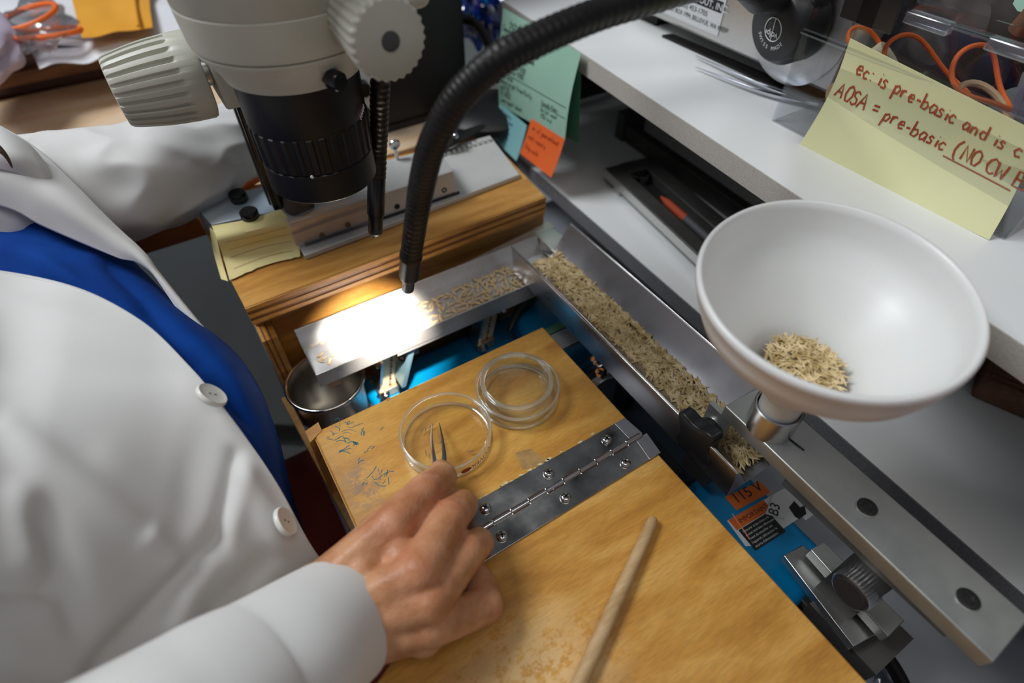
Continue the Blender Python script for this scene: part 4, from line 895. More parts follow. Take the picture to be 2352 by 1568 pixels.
O('flexible_hose', goose(path, .0064, 22), 'black_rubber', t, smooth=True, angle=60)
a = V(dep(865, 404, .421)); b = V(dep(863, 493, .438)); ax = (b - a).normalized(); L1 = (b - a).length
O('ferrule', M().lathe(a - ax * .001, ax, [(.0064, 0), (.0067, .001), (.0067, L1), (.0050, L1 + .001)], 32), 'black_gloss', t, smooth=True)
c = V(dep(862, 537, .447))
O('light_nozzle', M().lathe(b, ax, [(.0056, 0), (.0056, (c - b).length * .9), (.0046, (c - b).length), (.0020, (c - b).length)], 32), 'black_gloss', t, smooth=True)
O('light_face', M().lathe(c - ax * .0005, ax, [(.0032, 0), (.0032, .0025), (.0026, .003), (.0018, .001)], 24), 'mirror_steel', t, smooth=True)

# ================================================================ ILLUMINATOR BOX ON UPPER SHELF
bx = .462
t = T('light_source_box', (.52, .37, US), 'grey metal light source box with black outlet on the white shelf', 'lamp box')
y0b, y1b = .248, .512; zb0, zb1 = US + .012, US + .150
O('case', M().box(bx, bx + .16, y0b, y1b, zb0, zb1), 'channel_paint', t, bevel=.006, seg=4)
O('front_bezel', M().box(bx - .003, bx, y0b + .003, y1b - .003, zb0 + .004, zb1 - .004), 'steel', t, bevel=.002, label='brushed front panel')
for y in (y0b + .03, y1b - .03): O('foot', M().box(bx + .012, bx + .035, y - .012, y + .012, US, zb0), 'black_rubber', t)
hb = V(atx(1768, 78, bx - .030))
O('outlet_disc', M().lathe(V(atx(1838, 62, bx - .0030)), (-1, 0, 0), [(.044, 0), (.044, .0015), (.042, .0022), (.0002, .0022)], 64), 'steel', t, smooth=True)
hub = O('outlet_hub', M().lathe((bx - .004, hb.y - .006, hb.z + .008), (-1, .12, -.1), [(.029, 0), (.030, .003), (.029, .020), (.0255, .026), (.0235, .0275), (.0002, .0275)], 56), 'black_plastic', t, smooth=True)
hc = Vector((bx - .004, hb.y - .006, hb.z + .008)) + Vector((-1, .12, -.1)).normalized() * .0278
hx = Vector((-1, .12, -.1)).normalized(); ru = Vector((0, -1, 0)); ru = (ru - hx * ru.dot(hx)).normalized(); uu = hx.cross(ru) * -1; uu = uu if uu.z > 0 else -uu
m = M().ring(hc - uu * .001, hx, .0085, .00035, 40, 6); m.tube([hc + uu * -.009, hc + uu * .007], .0003, 6)
O('emblem', m, 'etch_white', hub)
text('volpi', .0068, 'etch_white', hc - uu * .0025 - ru * -.0062 + hx * .0003, -ru, -uu, hub, align='LEFT')
for i, ch_ in enumerate('SWISS MADE'):
    a = math.radians(-152 + i * 13.5); rr = .0150
    o_ = hc - uu * .001 + (ru * math.cos(a) + uu * math.sin(a)) * rr
    tang = (ru * -math.sin(a) + uu * math.cos(a))
    text(ch_, .0042, 'etch_white', o_ + hx * .0003, tang, (-(ru * math.cos(a) + uu * math.sin(a))), hub, align='CENTER')
O('hose_sleeve', M().tube([hc + Vector((.012, .006, .018)), dep(1742, -2, .41), dep(1705, -38, .385)], [.0105, .0095, .0085], 28), 'black_plastic', t, smooth=True)
O('hose_sleeve', M().tube([hc + Vector((.012, -.008, .006)), dep(1840, 30, .435), dep(1868, 5, .43)], [.0110, .0100, .0095], 28), 'black_plastic', t, smooth=True)
O('hose_sleeve', goose([dep(1850, 20, .43), dep(1885, -15, .425), dep(1910, -60, .42)], .0100, 16), 'black_rubber', t, smooth=True)
# address label
n0 = V(atx(1524, 32, bx - .0036)); n1 = V(atx(1650, 75, bx - .0036)); Lw = abs(n0.y - n1.y)
ly0, ly1 = n0.y, n1.y; lz0 = (n1.z + n0.z) / 2 - .001
lbp = O('address_label', M().box(bx - .0037, bx - .0033, ly1, ly0, lz0, lz0 + .034), 'label_white', t, bevel=.0001)
rt = Vector((0, -1, 0)); upv = Vector((0, 0, 1)); xx = bx - .0039
O('black_band', M().box(bx - .0039, bx - .0036, ly1 + .002, ly0 - .002, lz0 + .0185, lz0 + .0275), 'label_black', lbp)
cy_ = (ly0 + ly1) / 2
text('BARTELS & STOUT, INC.', .0078, 'label_white', (xx - .0002, cy_, lz0 + .0203), rt, upv, lbp, align='CENTER', bold=.0001)
text('(425) 453-1705', .0062, 'label_black', (xx, cy_, lz0 + .0118), rt, upv, lbp, align='CENTER')
text('P.O. BOX 1994, BELLEVUE, WA 98009', .0058, 'label_black', (xx, cy_, lz0 + .0048), rt, upv, lbp, align='CENTER').scale = (1, .82, 1)

# ---- tweezers on the shelf and black strip
t = T('shelf_tweezers', W(1720, 190, US), 'long thin steel tweezers lying on the shelf under the grey box', 'tweezers')
for da, db in ((0, 0), (.0, 26)):
    a = W(1597, 128 + db, US + .003); b = W(1740, 190 + db * .6, US + .005); c = W(1880, 240, US + .005)
    O('arm', M().tube([a, b, c], [.0006, .0026, .0034], 10, sub=6, ell=.5), 'tweezer_steel', t, smooth=True)
O('black_mat', M().prism([W(a_, b_, US + .0002) for a_, b_ in ((1520, 85), (1545, 82), (1870, 222), (1865, 243))], (0, 0, .0022)), 'black_rubber', label='black rubber strip on the shelf beneath the grey box', cat='mat')

# ---- clear box with rubber bands
yA, yB = .262, .078; xF, xBk = .412, .560; zT = US + .098
t = T('clear_box', (.48, .17, US), 'clear plastic box of rubber bands behind the big yellow note', 'box')
th = .002
O('front_wall', M().box(xF, xF + th, yB, yA, US + .001, zT), 'box_plastic', t); O('back_wall', M().box(xBk - th, xBk, yB, yA, US + .001, zT), 'box_plastic', t)
O('side_wall', M().box(xF + th, xBk - th, yA - th, yA, US + .001, zT), 'box_plastic', t); O('side_wall', M().box(xF + th, xBk - th, yB, yB + th, US + .001, zT), 'box_plastic', t)
O('box_base', M().box(xF, xBk, yB, yA, US, US + .001), 'box_plastic', t)
O('box_rim', M().tube([(xF, yA, zT), (xF, yB, zT)], .0022, 8).tube([(xF, yA, zT), (xBk, yA, zT)], .0022, 8).tube([(xF, yB, zT), (xBk, yB, zT)], .0022, 8).tube([(xBk, yA, zT), (xBk, yB, zT)], .0022, 8), 'box_plastic', t)
O('front_ridge', M().tube([(xF - .001, yA, zT - .030), (xF - .001, yB, zT - .030)], .0022, 8), 'box_plastic', t)
O('inner_wall', M().box(.478, .480, yB + th, yA - th, US + .001, zT - .01), 'box_plastic', t)
for k, (yy) in enumerate((.185, .135)): O('catch', M().box(xF - .003, xF + .004, yy - .016, yy + .012, zT - .006, zT + .001), 'milky_bag', t, bevel=.001)
def band(c, rx, ry, tiltv, r, mtl, lab_):
    m = M(); P = []; e = Euler((tiltv[0] * .55, tiltv[1], tiltv[2])).to_matrix()
    for i in range(40):
        a = 2 * math.pi * i / 40; P.append(Vector(c) + e @ Vector((rx * math.cos(a) * (1 + .12 * math.sin(3 * a)), ry * math.sin(a), .004 * math.sin(2 * a))))
    P.append(P[0]); m.tube(P, r, 8, cap=False)
    O('rubber_band', m, mtl, smooth=True, label=lab_, cat='rubber band', group='rubber bands in the clear box')
bands = [((.440, .215, US + .056), .022, .030, (1.0, .3, .2), .0016, 'band_orange'), ((.450, .185, US + .058), .020, .034, (.7, -.3, .6), .0016, 'band_orange'), ((.445, .165, US + .046), .018, .022, (.9, .5, 1.0), .0018, 'band_tan'),
         ((.440, .175, US + .031), .022, .035, (.4, -.2, .1), .0022, 'band_tan'), ((.455, .200, US + .038), .020, .020, (1.3, .2, .9), .0014, 'band_orange'), ((.440, .130, US + .051), .018, .032, (.5, .4, -.3), .0022, 'band_tan'),
         ((.450, .150, US + .064), .020, .024, (1.0, -.2, .3), .0016, 'band_orange'), ((.440, .112, US + .028), .016, .024, (.6, .2, .5), .0024, 'band_tan'), ((.455, .215, US + .021), .024, .030, (.3, .1, .4), .0024, 'band_tan')]
BL = ['orange band nearest the clips in the clear box', 'large orange band in the middle of the clear box', 'tan band looped through the middle orange one', 'wide tan band low against the front of the clear box', 'small orange band near the cork stopper', 'tan band at the right half of the clear box front', 'orange band highest in the right half of the clear box', 'tan band at the right end of the clear box', 'tan band at the bottom left of the clear box']
for k, bd in enumerate(bands): band(*bd, BL[k])
def blob(c, s, seed, sub=16, amp=.25, ns=3.0):
    m = M(); n1, n2 = sub, sub * 2; vs = []; fs = []
    for i in range(n1 + 1):
        for j in range(n2):
            a = math.pi * i / n1; b = 2 * math.pi * j / n2; d = Vector((math.sin(a) * math.cos(b), math.sin(a) * math.sin(b), math.cos(a)))
            r = 1 + amp * noise.noise(d * ns + Vector((seed, 0, 0))); vs.append((c[0] + d.x * s[0] * r, c[1] + d.y * s[1] * r, c[2] + d.z * s[2] * r))
    for i in range(n1):
        for j in range(n2): fs.append((i * n2 + j, (i + 1) * n2 + j, (i + 1) * n2 + (j + 1) % n2, i * n2 + (j + 1) % n2))
    return m.add(vs, fs)
O('cork_stopper', M().lathe((.446, .232, US + .030), (.3, -.5, .7), [(.012, 0), (.015, .030), (.0145, .032)], 28), 'cream_fibre', smooth=True, label='pale cork stopper among the bands in the clear box', cat='stopper')
O('dark_pouch', blob((.517, .205, US + .050), (.034, .050, .050), 3), 'dark_interior', smooth=True, label='dark crumpled pouch in the rear half of the clear box', cat='pouch')
O('dark_pouch', blob((.517, .115, US + .052), (.032, .032, .055), 9), 'bag_purple', smooth=True, label='purple tinted crumpled pouch at the right end of the clear box', cat='pouch')
gs = lambda u, v: (.508 + .02 * v, .212 - .05 * u + .012 * v, US + .088 + .05 * v)
O('index_card', M().sheet(gs, 8, 4, .0004), 'paper_green', label='green card sticking up out of the clear box', cat='card')
O('brown_strap', M().tube([(.50, .165, US + .08), (.495, .15, US + .13), (.51, .13, US + .15), (.53, .115, US + .11)], .007, 12, sub=5), 'cork', smooth=True, label='brown leather strap curling out of the clear box', cat='strap')
for k, (px, py) in enumerate(((1992, 5), (2030, 20))):
    c = V(atx(px, py + 8, xF + .002)); tc_ = T('binder_clip', c, ('left' if k == 0 else 'right') + ' one of two black binder clips on the corner of the clear box', 'clip', 'binder clips on the clear box')
    O('clip_body', M().prism([(c.x - .009, c.y - .013, zT + .012), (c.x + .009, c.y - .013, zT + .012), (c.x + .002, c.y - .013, zT - .014), (c.x - .006, c.y - .013, zT - .014)], (0, .026, 0)), 'black_gloss', tc_, bevel=.0008)
    O('wire_handle', M().tube([(c.x - .005, c.y - .006, zT - .012), (c.x - .010, c.y - .002, zT + .028), (c.x - .010, c.y + .002, zT + .028), (c.x - .005, c.y + .006, zT - .012)], .0009, 8), 'mirror_steel', tc_, smooth=True)

# ---- notes
def note(name, corners, mtl, label, bow=.0, th=.0003, nu=18, nv=14, curl=0.0):
    """corners BL, BR, TR, TL as 3D; returns thing, surface fn(u,v)"""
    bl_, br_, tr_, tl_ = [V(c) for c in corners]
    w = ((br_ - bl_).length + (tr_ - tl_).length) / 2; h = ((tl_ - bl_).length + (tr_ - br_).length) / 2
    nn = (br_ - bl_).cross(tl_ - bl_).normalized()
    fn = lambda u, v: (bl_ * (1 - u) + br_ * u) * (1 - v) + (tl_ * (1 - u) + tr_ * u) * v + nn * (bow * math.sin(v * math.pi) + curl * (1 - v) ** 3)
    t_ = T(name, (bl_ + br_) / 2, label, 'note'); O('paper', M().sheet(fn, nu, nv, th), mtl, t_, smooth=True)
    return t_, on_sheet(fn, w, h), w, h, fn
cs = [atx(1832, 338, .4000), atx(2272, 551, .4040), atx(2385, 305, .4085), atx(1953, 88, .4085)]
nt, g, w, h, _ = note('yellow_note', cs, 'paper_yellow', 'big pale yellow note with red handwriting on the clear box', bow=-.008)
m = M()
write(m, g, 'ec: is pre-basic and is c', .012 * w / .13, h * .76, h * .135, h * .017, slope=-.02)
write(m, g, 'AOSA = pre-basic (NO CW Exam', -.0 + .004, h * .52, h * .135, h * .017, slope=-.02)
stroke(m, g, [(w * .66, h * .46), (w * .82, h * .452), (w * .98, h * .44)], h * .012)
O('handwriting', m, 'ink_red', nt, fix=False)
XN = .352
cs = [atx(1146, 240, XN - .004), atx(1297, 325, XN - .010), atx(1335, 122, XN + .004), atx(1156, 18, XN + .010)]
nt, g, w, h, _ = note('green_note', cs, 'paper_green', 'large green handwritten note hanging from the upper shelf edge', bow=.003)
m = M(); lh = h * .060
for s_, x_, y_ in (('Australia', .12, .88), ('Canola Rules for', .03, .80), ('nonstock seed /ergot/soil', .03, .71), ('count  .00% - 2 decimals', .05, .63), ('all    1 decimal', .05, .56),
                   ('10%   WI: soil: 0.0%', .06, .49), ('  Sclerotia: 0.00%', .06, .42), ('Note Total', .03, .335), ('Remove ergot from Purity', .02, .27), ('soil 0.5%', .03, .20), ('EC 0.05%', .04, .13), ('see report about', .05, .06)):
    write(m, g, s_, w * x_, h * y_, lh, lh * .11)
for s_, y_ in (('Canada Rules:', .28), ('Do Not weed', .20), ('NSDs in p.', .13)): write(m, g, s_, w * .66, h * y_, lh * .9, lh * .1)
stroke(m, g, [(w * .12, h * .865), (w * .40, h * .865)], lh * .1); stroke(m, g, [(w * .02, h * .39), (w * .97, h * .39)], lh * .12); stroke(m, g, [(w * .66, h * .268), (w * .98, h * .268)], lh * .1)
O('handwriting', m, 'ink_black', nt, fix=False)
cs = [atx(1270, 300, XN + .012), atx(1329, 330, XN + .010), atx(1335, 128, XN + .012), atx(1260, 90, XN + .014)]
nt, g, w2, h2, _ = note('green_note', cs, 'paper_deep_green', 'darker green sheet hanging behind the large green note')
cs = [atx(1194, 352, XN - .020), atx(1266, 408, XN - .022), atx(1297, 320, XN - .0120), atx(1220, 272, XN - .0085)]
nt, g, w, h, _ = note('orange_note', cs, 'paper_orange', 'small orange sticky note at the foot of the green note', bow=-.001)
m = M()
for s_, y_ in (('For w/ guaranteed', .76), ('units need a', .50), ('Stay note', .22)): write(m, g, s_, w * .06, h * y_, h * .13, h * .014)
O('handwriting', m, 'ink_darkred', nt, fix=False)
cs = [atx(1127, 312, XN - .020), atx(1186, 370, XN - .020), atx(1210, 288, XN - .0110), atx(1147, 236, XN - .0075)]
nt, g, w, h, _ = note('blue_note', cs, 'paper_cyan', 'small light blue sticky note left of the orange one', bow=-.001)
m = M()
for k, s_ in enumerate(('Tetraploid in', 'a % total seed', 'need to be', 'reported when', 'more than one', 'noted below')): write(m, g, s_, w * .12, h * (.82 - k * .135), h * .085, h * .012)
O('handwriting', m, 'ink_blue', nt, fix=False)

# ---- slotted dark holder on lower shelf
t = T('slotted_holder', (.42, .3, LS), 'long dark slotted metal holder lying on the lower shelf', 'holder')
zh = LS + .020
A0 = V(W(1390, 385, zh)); A1 = V(W(1610, 590, zh)); dl = (A1 - A0); dl.z = 0; dl.normalize(); dn = Vector((-dl.y, dl.x, 0)); dn = dn if dn.x > 0 else -dn
Lh = .34; Wd = .062
def hp(a_, b_, z): q = A0 + dl * a_ + dn * b_; return (q.x, q.y, z)
O('side_rail', M().hexa([hp(0, 0, zh - .012), hp(Lh, 0, zh - .012), hp(Lh, .018, zh - .012), hp(0, .018, zh - .012)], [hp(0, 0, zh), hp(Lh, 0, zh), hp(Lh, .018, zh), hp(0, .018, zh)]), 'dark_metal', t, bevel=.001)
O('side_rail', M().hexa([hp(0, .042, zh - .012), hp(Lh, .042, zh - .012), hp(Lh, Wd, zh - .012), hp(0, Wd, zh - .012)], [hp(0, .042, zh), hp(Lh, .042, zh), hp(Lh, Wd, zh), hp(0, Wd, zh)]), 'dark_metal', t, bevel=.001)
O('end_piece', M().hexa([hp(0, .018, zh - .012), hp(.022, .018, zh - .012), hp(.022, .042, zh - .012), hp(0, .042, zh - .012)], [hp(0, .018, zh), hp(.022, .018, zh), hp(.022, .042, zh), hp(0, .042, zh)]), 'dark_metal', t)
O('slot_floor', M().hexa([hp(.02, .018, zh - .012), hp(Lh, .018, zh - .012), hp(Lh, .042, zh - .012), hp(.02, .042, zh - .012)], [hp(.02, .018, zh - .010), hp(Lh, .018, zh - .010), hp(Lh, .042, zh - .010), hp(.02, .042, zh - .010)]), 'label_black', t)
O('front_strip', M().hexa([hp(0, -.001, zh - .011), hp(Lh, -.001, zh - .011), hp(Lh, 0, zh - .011), hp(0, 0, zh - .011)], [hp(0, -.001, zh - .001), hp(Lh, -.001, zh - .001), hp(Lh, 0, zh - .001), hp(0, 0, zh - .001)]), 'steel', t, label='bright aluminium edge')
O('bushing', M().lathe(hp(.026, .030, zh - .010), (0, 0, 1), [(.0115, 0), (.0115, .0102), (.0100, .0104), (.0098, .001)], 40, cap1=False), 'mirror_steel', t, smooth=True)
for a_ in (.022, .30): O('foot', M().hexa([hp(a_, .001, LS), hp(a_ + .010, .001, LS), hp(a_ + .010, .012, LS), hp(a_, .012, LS)], [hp(a_, .001, zh - .012), hp(a_ + .010, .001, zh - .012), hp(a_ + .010, .012, zh - .012), hp(a_, .012, zh - .012)]), 'steel', t)
O('foot', M().hexa([hp(.022, .05, LS), hp(.032, .05, LS), hp(.032, .06, LS), hp(.022, .06, LS)], [hp(.022, .05, zh - .012), hp(.032, .05, zh - .012), hp(.032, .06, zh - .012), hp(.022, .06, zh - .012)]), 'steel', t)
t2_ = T('marker_pen', hp(.15, .03, zh - .010), 'red and grey marker lying in the slot of the dark holder', 'marker')
O('pen_cap', M().lathe(hp(.070, .030, zh - .0055), dl, [(.001, 0), (.0040, .012), (.0044, .045)], 20), 'ink_red', t2_, smooth=True)
O('pen_body', M().lathe(hp(.115, .030, zh - .0055), dl, [(.0044, 0), (.0044, .10)], 20), 'grey_rubber', t2_, smooth=True)
t = T('guide_rail', (.50, .3, LS), 'second dark grey rail behind the slotted holder', 'rail')
O('rail_body', M().hexa([(.488, .52, LS), (.500, .52, LS), (.475, .05, LS), (.460, .05, LS)], [(.488, .52, LS + .022), (.500, .52, LS + .022), (.475, .05, LS + .022), (.460, .05, LS + .022)]), 'dark_metal', t, bevel=.001)
O('rail_bracket', M().box(.484, .52, .505, .52, LS, LS + .035), 'dark_metal', t)
t = T('cork_block', W(2300, 890, LS), 'dark ribbed brown cork block at the back of the lower shelf', 'cork')
ca = V(W(2225, 910, LS)); cb = V(W(2400, 985, LS)); dx_ = (cb - ca).normalized(); dy_ = Vector((-dx_.y, dx_.x, 0)); dy_ = dy_ if dy_.x > 0 else -dy_
m = M()
O('cork_body', M().hexa([ca, cb, cb + dy_ * .045, ca + dy_ * .045], [p_ + Vector((0, 0, .020)) for p_ in (ca, cb, cb + dy_ * .045, ca + dy_ * .045)]), 'cork', t, bevel=.003)
for k in range(7): O('cork_rib', M().tube([ca + dy_ * (.003 + k * .0065) + Vector((0, 0, .020)) + dx_ * .004, cb + dy_ * (.003 + k * .0065) + Vector((0, 0, .020))], .0016, 6), 'cork', t)

# ================================================================ BACKGROUND
t = T('black_box', (.27, .66, 0), 'tall matt black box standing on the wooden table behind', 'box')
kx, ky = W(947, 285, .001)[:2]
O('case', M().box(kx - .085, kx + .080, ky, ky + .11, .006, .30), 'black_plastic', t, bevel=.002)
O('base_rim', M().box(kx - .088, kx + .083, ky - .003, ky + .113, .0, .008), 'black_gloss', t)
O('paper_label', M().hexa([(kx - .062, ky - .002, .05), (kx - .040, ky - .002, .02), (kx - .040, ky - .0005, .02), (kx - .062, ky - .0005, .05)], [(kx - .062, ky - .002, .10), (kx - .030, ky - .002, .095), (kx - .030, ky - .0005, .095), (kx - .062, ky - .0005, .10)]), 'paper_white', t)
O('panel_knob', M().lathe((kx - .055, ky, .06), (0, -1, 0), [(.009, 0), (.008, .012)], 24), 'black_gloss', t, smooth=True)
c = W(1118, 262, .0)
t = T('lamp_stand', (c[0], c[1], 0), 'round black plastic stand base on the table beside the notes', 'stand')
O('base_disc', M().lathe((c[0], c[1], .0005), (0, 0, 1), [(.062, 0), (.062, .008), (.052, .018), (.015, .024), (.0002, .024)], 48, cap1=False), 'black_plastic', t, smooth=True)
t = T('hose_clip', W(1045, 330, .035), 'black strap with shiny rivet lying behind the grey channel', 'strap')
O('strap', M().tube([W(1000, 345, .037), W(1035, 325, .045), W(1075, 305, .040), W(1110, 290, .037)], [.005, .008, .007, .004], 12, sub=5, ell=.6), 'black_rubber', t, smooth=True)
O('rivet', M().lathe(W(1045, 312, .052), (-.3, -.6, .7), [(.0035, 0), (.003, .002), (.0002, .003)], 16, cap1=False), 'mirror_steel', t, smooth=True)
O('blue_plastic_bag', blob(W(1098, 70, .02) + np.array([.02, .03, .035]), (.050, .07, .055), 5, 24, .5, 3.5), 'blue_bag_plastic', smooth=True, label='crumpled translucent blue plastic bag behind the black box', cat='bag', loc=None)
O('blue_bundle', blob(W(1098, 70, .02) + np.array([.02, .03, .030]), (.038, .05, .042), 15, 20, .4, 3), 'blue_paint', smooth=True, label='blue bundle inside the crumpled blue bag', cat='bundle')
O('black_cable', M().tube([dep(1050, 40, .72), dep(1085, 50, .72), dep(1112, 80, .71), dep(1130, 125, .70), dep(1140, 190, .72), dep(1120, 240, .78)], .0062, 12, sub=6), 'black_rubber', smooth=True, label='black cable curving down in front of the blue bag', cat='cable')
O('white_canister', M().lathe(W(1135, 225, 0), (0, 0, 1), [(.025, 0), (.025, .03), (.022, .034)], 32), 'paper_white', smooth=True, label='low white pot behind the green note', cat='pot')
# left background: bag, envelope, papers, banded bundle
zl_ = .0555
def sheetq(px4, z, name, mtl, par=None, th=.0006, wave=.004, label=None, cat=None, nu=24, sd=0):
    b_ = [V(W(a_, c_, z)) for a_, c_ in px4]
    f = lambda u, v: (b_[0] * (1 - u) + b_[1] * u) * (1 - v) + (b_[3] * (1 - u) + b_[2] * u) * v + Vector((0, 0, wave * (.6 + noise.noise((u * 3 + sd, v * 3, sd)))))
    return O(name, M().sheet(f, nu, nu, th), mtl, par, smooth=True, label=label, cat=cat)
sheetq([(25, 135), (470, 80), (440, -60), (-20, -60)], zl_ + .001, 'white_cloth_pad', 'paper_white', label='white quilted paper pad lying on the dark ledge', cat='pad', wave=.010)
sheetq([(95, 165), (300, 125), (460, 70), (60, 90)], zl_ + .0, 'paper_sheet', 'paper_white', label='loose white sheet at the front of the dark ledge', cat='paper', wave=.006, sd=4)
env = sheetq([(190, 90), (352, 66), (335, -60), (150, -60)], zl_ + .020, 'orange_envelope', 'envelope_orange', label='orange paper envelope lying on the white pad', cat='envelope', wave=.003, sd=2)
O('envelope_flap', M().tube([W(300, -50, .083), W(318, 60, .083)], .002, 6), 'envelope_orange', env)
bc = V(W(85, 55, .080))
O('clear_bag', blob(bc, (.038, .09, .014), 7, 20, .4, 2.5), 'milky_bag', smooth=True, label='translucent bag bound with orange bands on the ledge', cat='bag')
for k in range(2):
    m = M(); P = [bc + Vector(((.034 + .003 * k) * math.cos(a_) - .004 + .012 * k, .034 * math.sin(a_) - .030 * k - .01, .012 - .012 * k + .006 * math.cos(a_ + k * 2))) for a_ in [2 * math.pi * i / 30 for i in range(31)]]
    m.tube(P, .0030, 8, cap=False); O('rubber_band', m, 'band_orange', smooth=True, label=('rear', 'front')[k] + ' orange band lying over the translucent bag on the ledge', cat='rubber band')
O('purple_bag', blob(V(W(-55, 105, .08)), (.045, .10, .026), 11, 20, .3, 2), 'bag_purple', smooth=True, label='pinkish purple bag at the far left of the ledge', cat='bag')
# pens on table behind sleeve
a = V(W(548, 420, .004 + .0)); 
t = T('blue_pen', V(W(575, 402, .02)), 'blue pen end sticking out beside the microscope pillar', 'pen')
O('pen_barrel', M().tube([W(548, 418, .024), W(600, 385, .028)], .0055, 14), 'blue_paint', t, smooth=True)
O('red_pen', M().tube([W(540, 440, .032), W(625, 395, .032)], .0028, 10), 'label_orange', smooth=True, label='thin red pen beside the blue pen on the plate edge', cat='pen')

# ================================================================ TWEEZERS IN HAND
t = T('tweezers', V(W(1010, 1050, .02)), 'fine pointed steel tweezers held between finger and thumb', 'tweezers')
tipA = V(W(992, 971, .0055)); tipB = V(W(1009, 971, .0055)); jt = V(W(1006, 1120, .036))
m1 = V(W(998, 1060, .024)); m2 = V(W(1020, 1058, .024))
O('arm', M().tube([tipA, tipA.lerp(m1, .5) + Vector((-.0008, 0, 0)), m1, jt], [.0002, .0009, .0016, .0026], 10, sub=6, ell=.55), 'tweezer_steel', t, smooth=True)
O('arm', M().tube([tipB, tipB.lerp(m2, .5) + Vector((.0008, 0, 0)), m2, jt], [.0002, .0009, .0016, .0026], 10, sub=6, ell=.55), 'dark_metal', t, smooth=True)  # same steel as the first arm; its shaded look is put into the colour
for k, (px, py, an) in enumerate(((978, 984, .9), (970, 988, .5), (1015, 1013, .2), (978, 1040, 1.2), (1082, 1036, -.3), (990, 978, .2))):
    p = W(px, py, .0032); put_seed(p[0], p[1], .0034, an, 0, 'dark chaff bits in the petri dish', ['dark chaff bit under the left tweezer tip', 'dark chaff bit crossing another left of the tweezers', 'brown chaff bit right of the tweezer tips', 'dark chaff bit at the lower left of the petri dish', 'small chaff bit at the right edge of the petri dish', 'short chaff bit above the left tweezer tip'][k], .75, me=seed_obj('chaff', 'seed_dark', .0075, .07)).name = 'chaff_fragment'

# ================================================================ PERSON
P_ = T('person', (-.22, .22, -.30), 'seated person in white lab coat over blue shirt picking seeds with tweezers', 'person')
def joint(px, py, z): return V(W(px, py, z))
J = {'wa': joint(728, 1372, .046), 'wb': joint(800, 1474, .032), 'wc': joint(765, 1424, .042),
 'iM': joint(900, 1208, .0565), 'mM': joint(962, 1312, .0585), 'rM': joint(985, 1384, .0500), 'pM': joint(985, 1440, .0385)}
fa = V(dep(560, 1585, .235)); fa2 = V(dep(330, 1760, .205))
caps = []   # (p, q, rp, rq)
def chain(pts, rads):
    for (a_, b_), (r0, r1_) in zip(zip(pts, pts[1:]), zip(rads, rads[1:])): caps.append((a_, b_, r0, r1_))
idx = [J['iM'], joint(975, 1128, .0475), joint(1016, 1096, .0330), joint(1012, 1082, .0200)]
mid = [J['mM'], joint(1032, 1190, .0440), joint(1062, 1160, .0270), joint(1058, 1158, .0115)]
rin = [J['rM'], joint(1072, 1268, .0370), joint(1100, 1246, .0200), joint(1090, 1258, .0095)]
pin = [J['pM'], joint(1115, 1390, .0200), joint(1108, 1345, .0135), joint(1085, 1310, .0100)]
chain(idx, [.0110, .0102, .0092, .0076]); chain(mid, [.0112, .0106, .0096, .0080]); chain(rin, [.0108, .0100, .0090, .0078]); chain(pin, [.0105, .0098, .0086, .0076])
chain([joint(795, 1330, .036), joint(868, 1225, .030), joint(945, 1150, .0190), joint(1000, 1094, .0150)], [.0150, .0120, .0092, .0070])
for k_, rr in (('iM', .0105), ('mM', .0105), ('rM', .0105), ('pM', .0100)):
    src = {'iM': 'wa', 'mM': 'wc', 'rM': 'wc', 'pM': 'wb'}[k_]
    caps.append((J[src], J[k_], .0150, rr))
caps.append((J['wa'], joint(868, 1225, .040), .0150, .0105)); caps.append((J['wb'], joint(900, 1430, .030), .0150, .0130))
for a_, b_ in (('iM', 'mM'), ('mM', 'rM'), ('rM', 'pM')): caps.append((J[a_] - Vector((.004, .0, .006)), J[b_] - Vector((.004, 0, .006)), .0105, .0105))
caps.append((J['wc'].lerp(J['iM'], .5), J['wc'].lerp(J['pM'], .5), .0140, .0140)); caps.append((J['wa'], J['wb'], .0165, .0165))
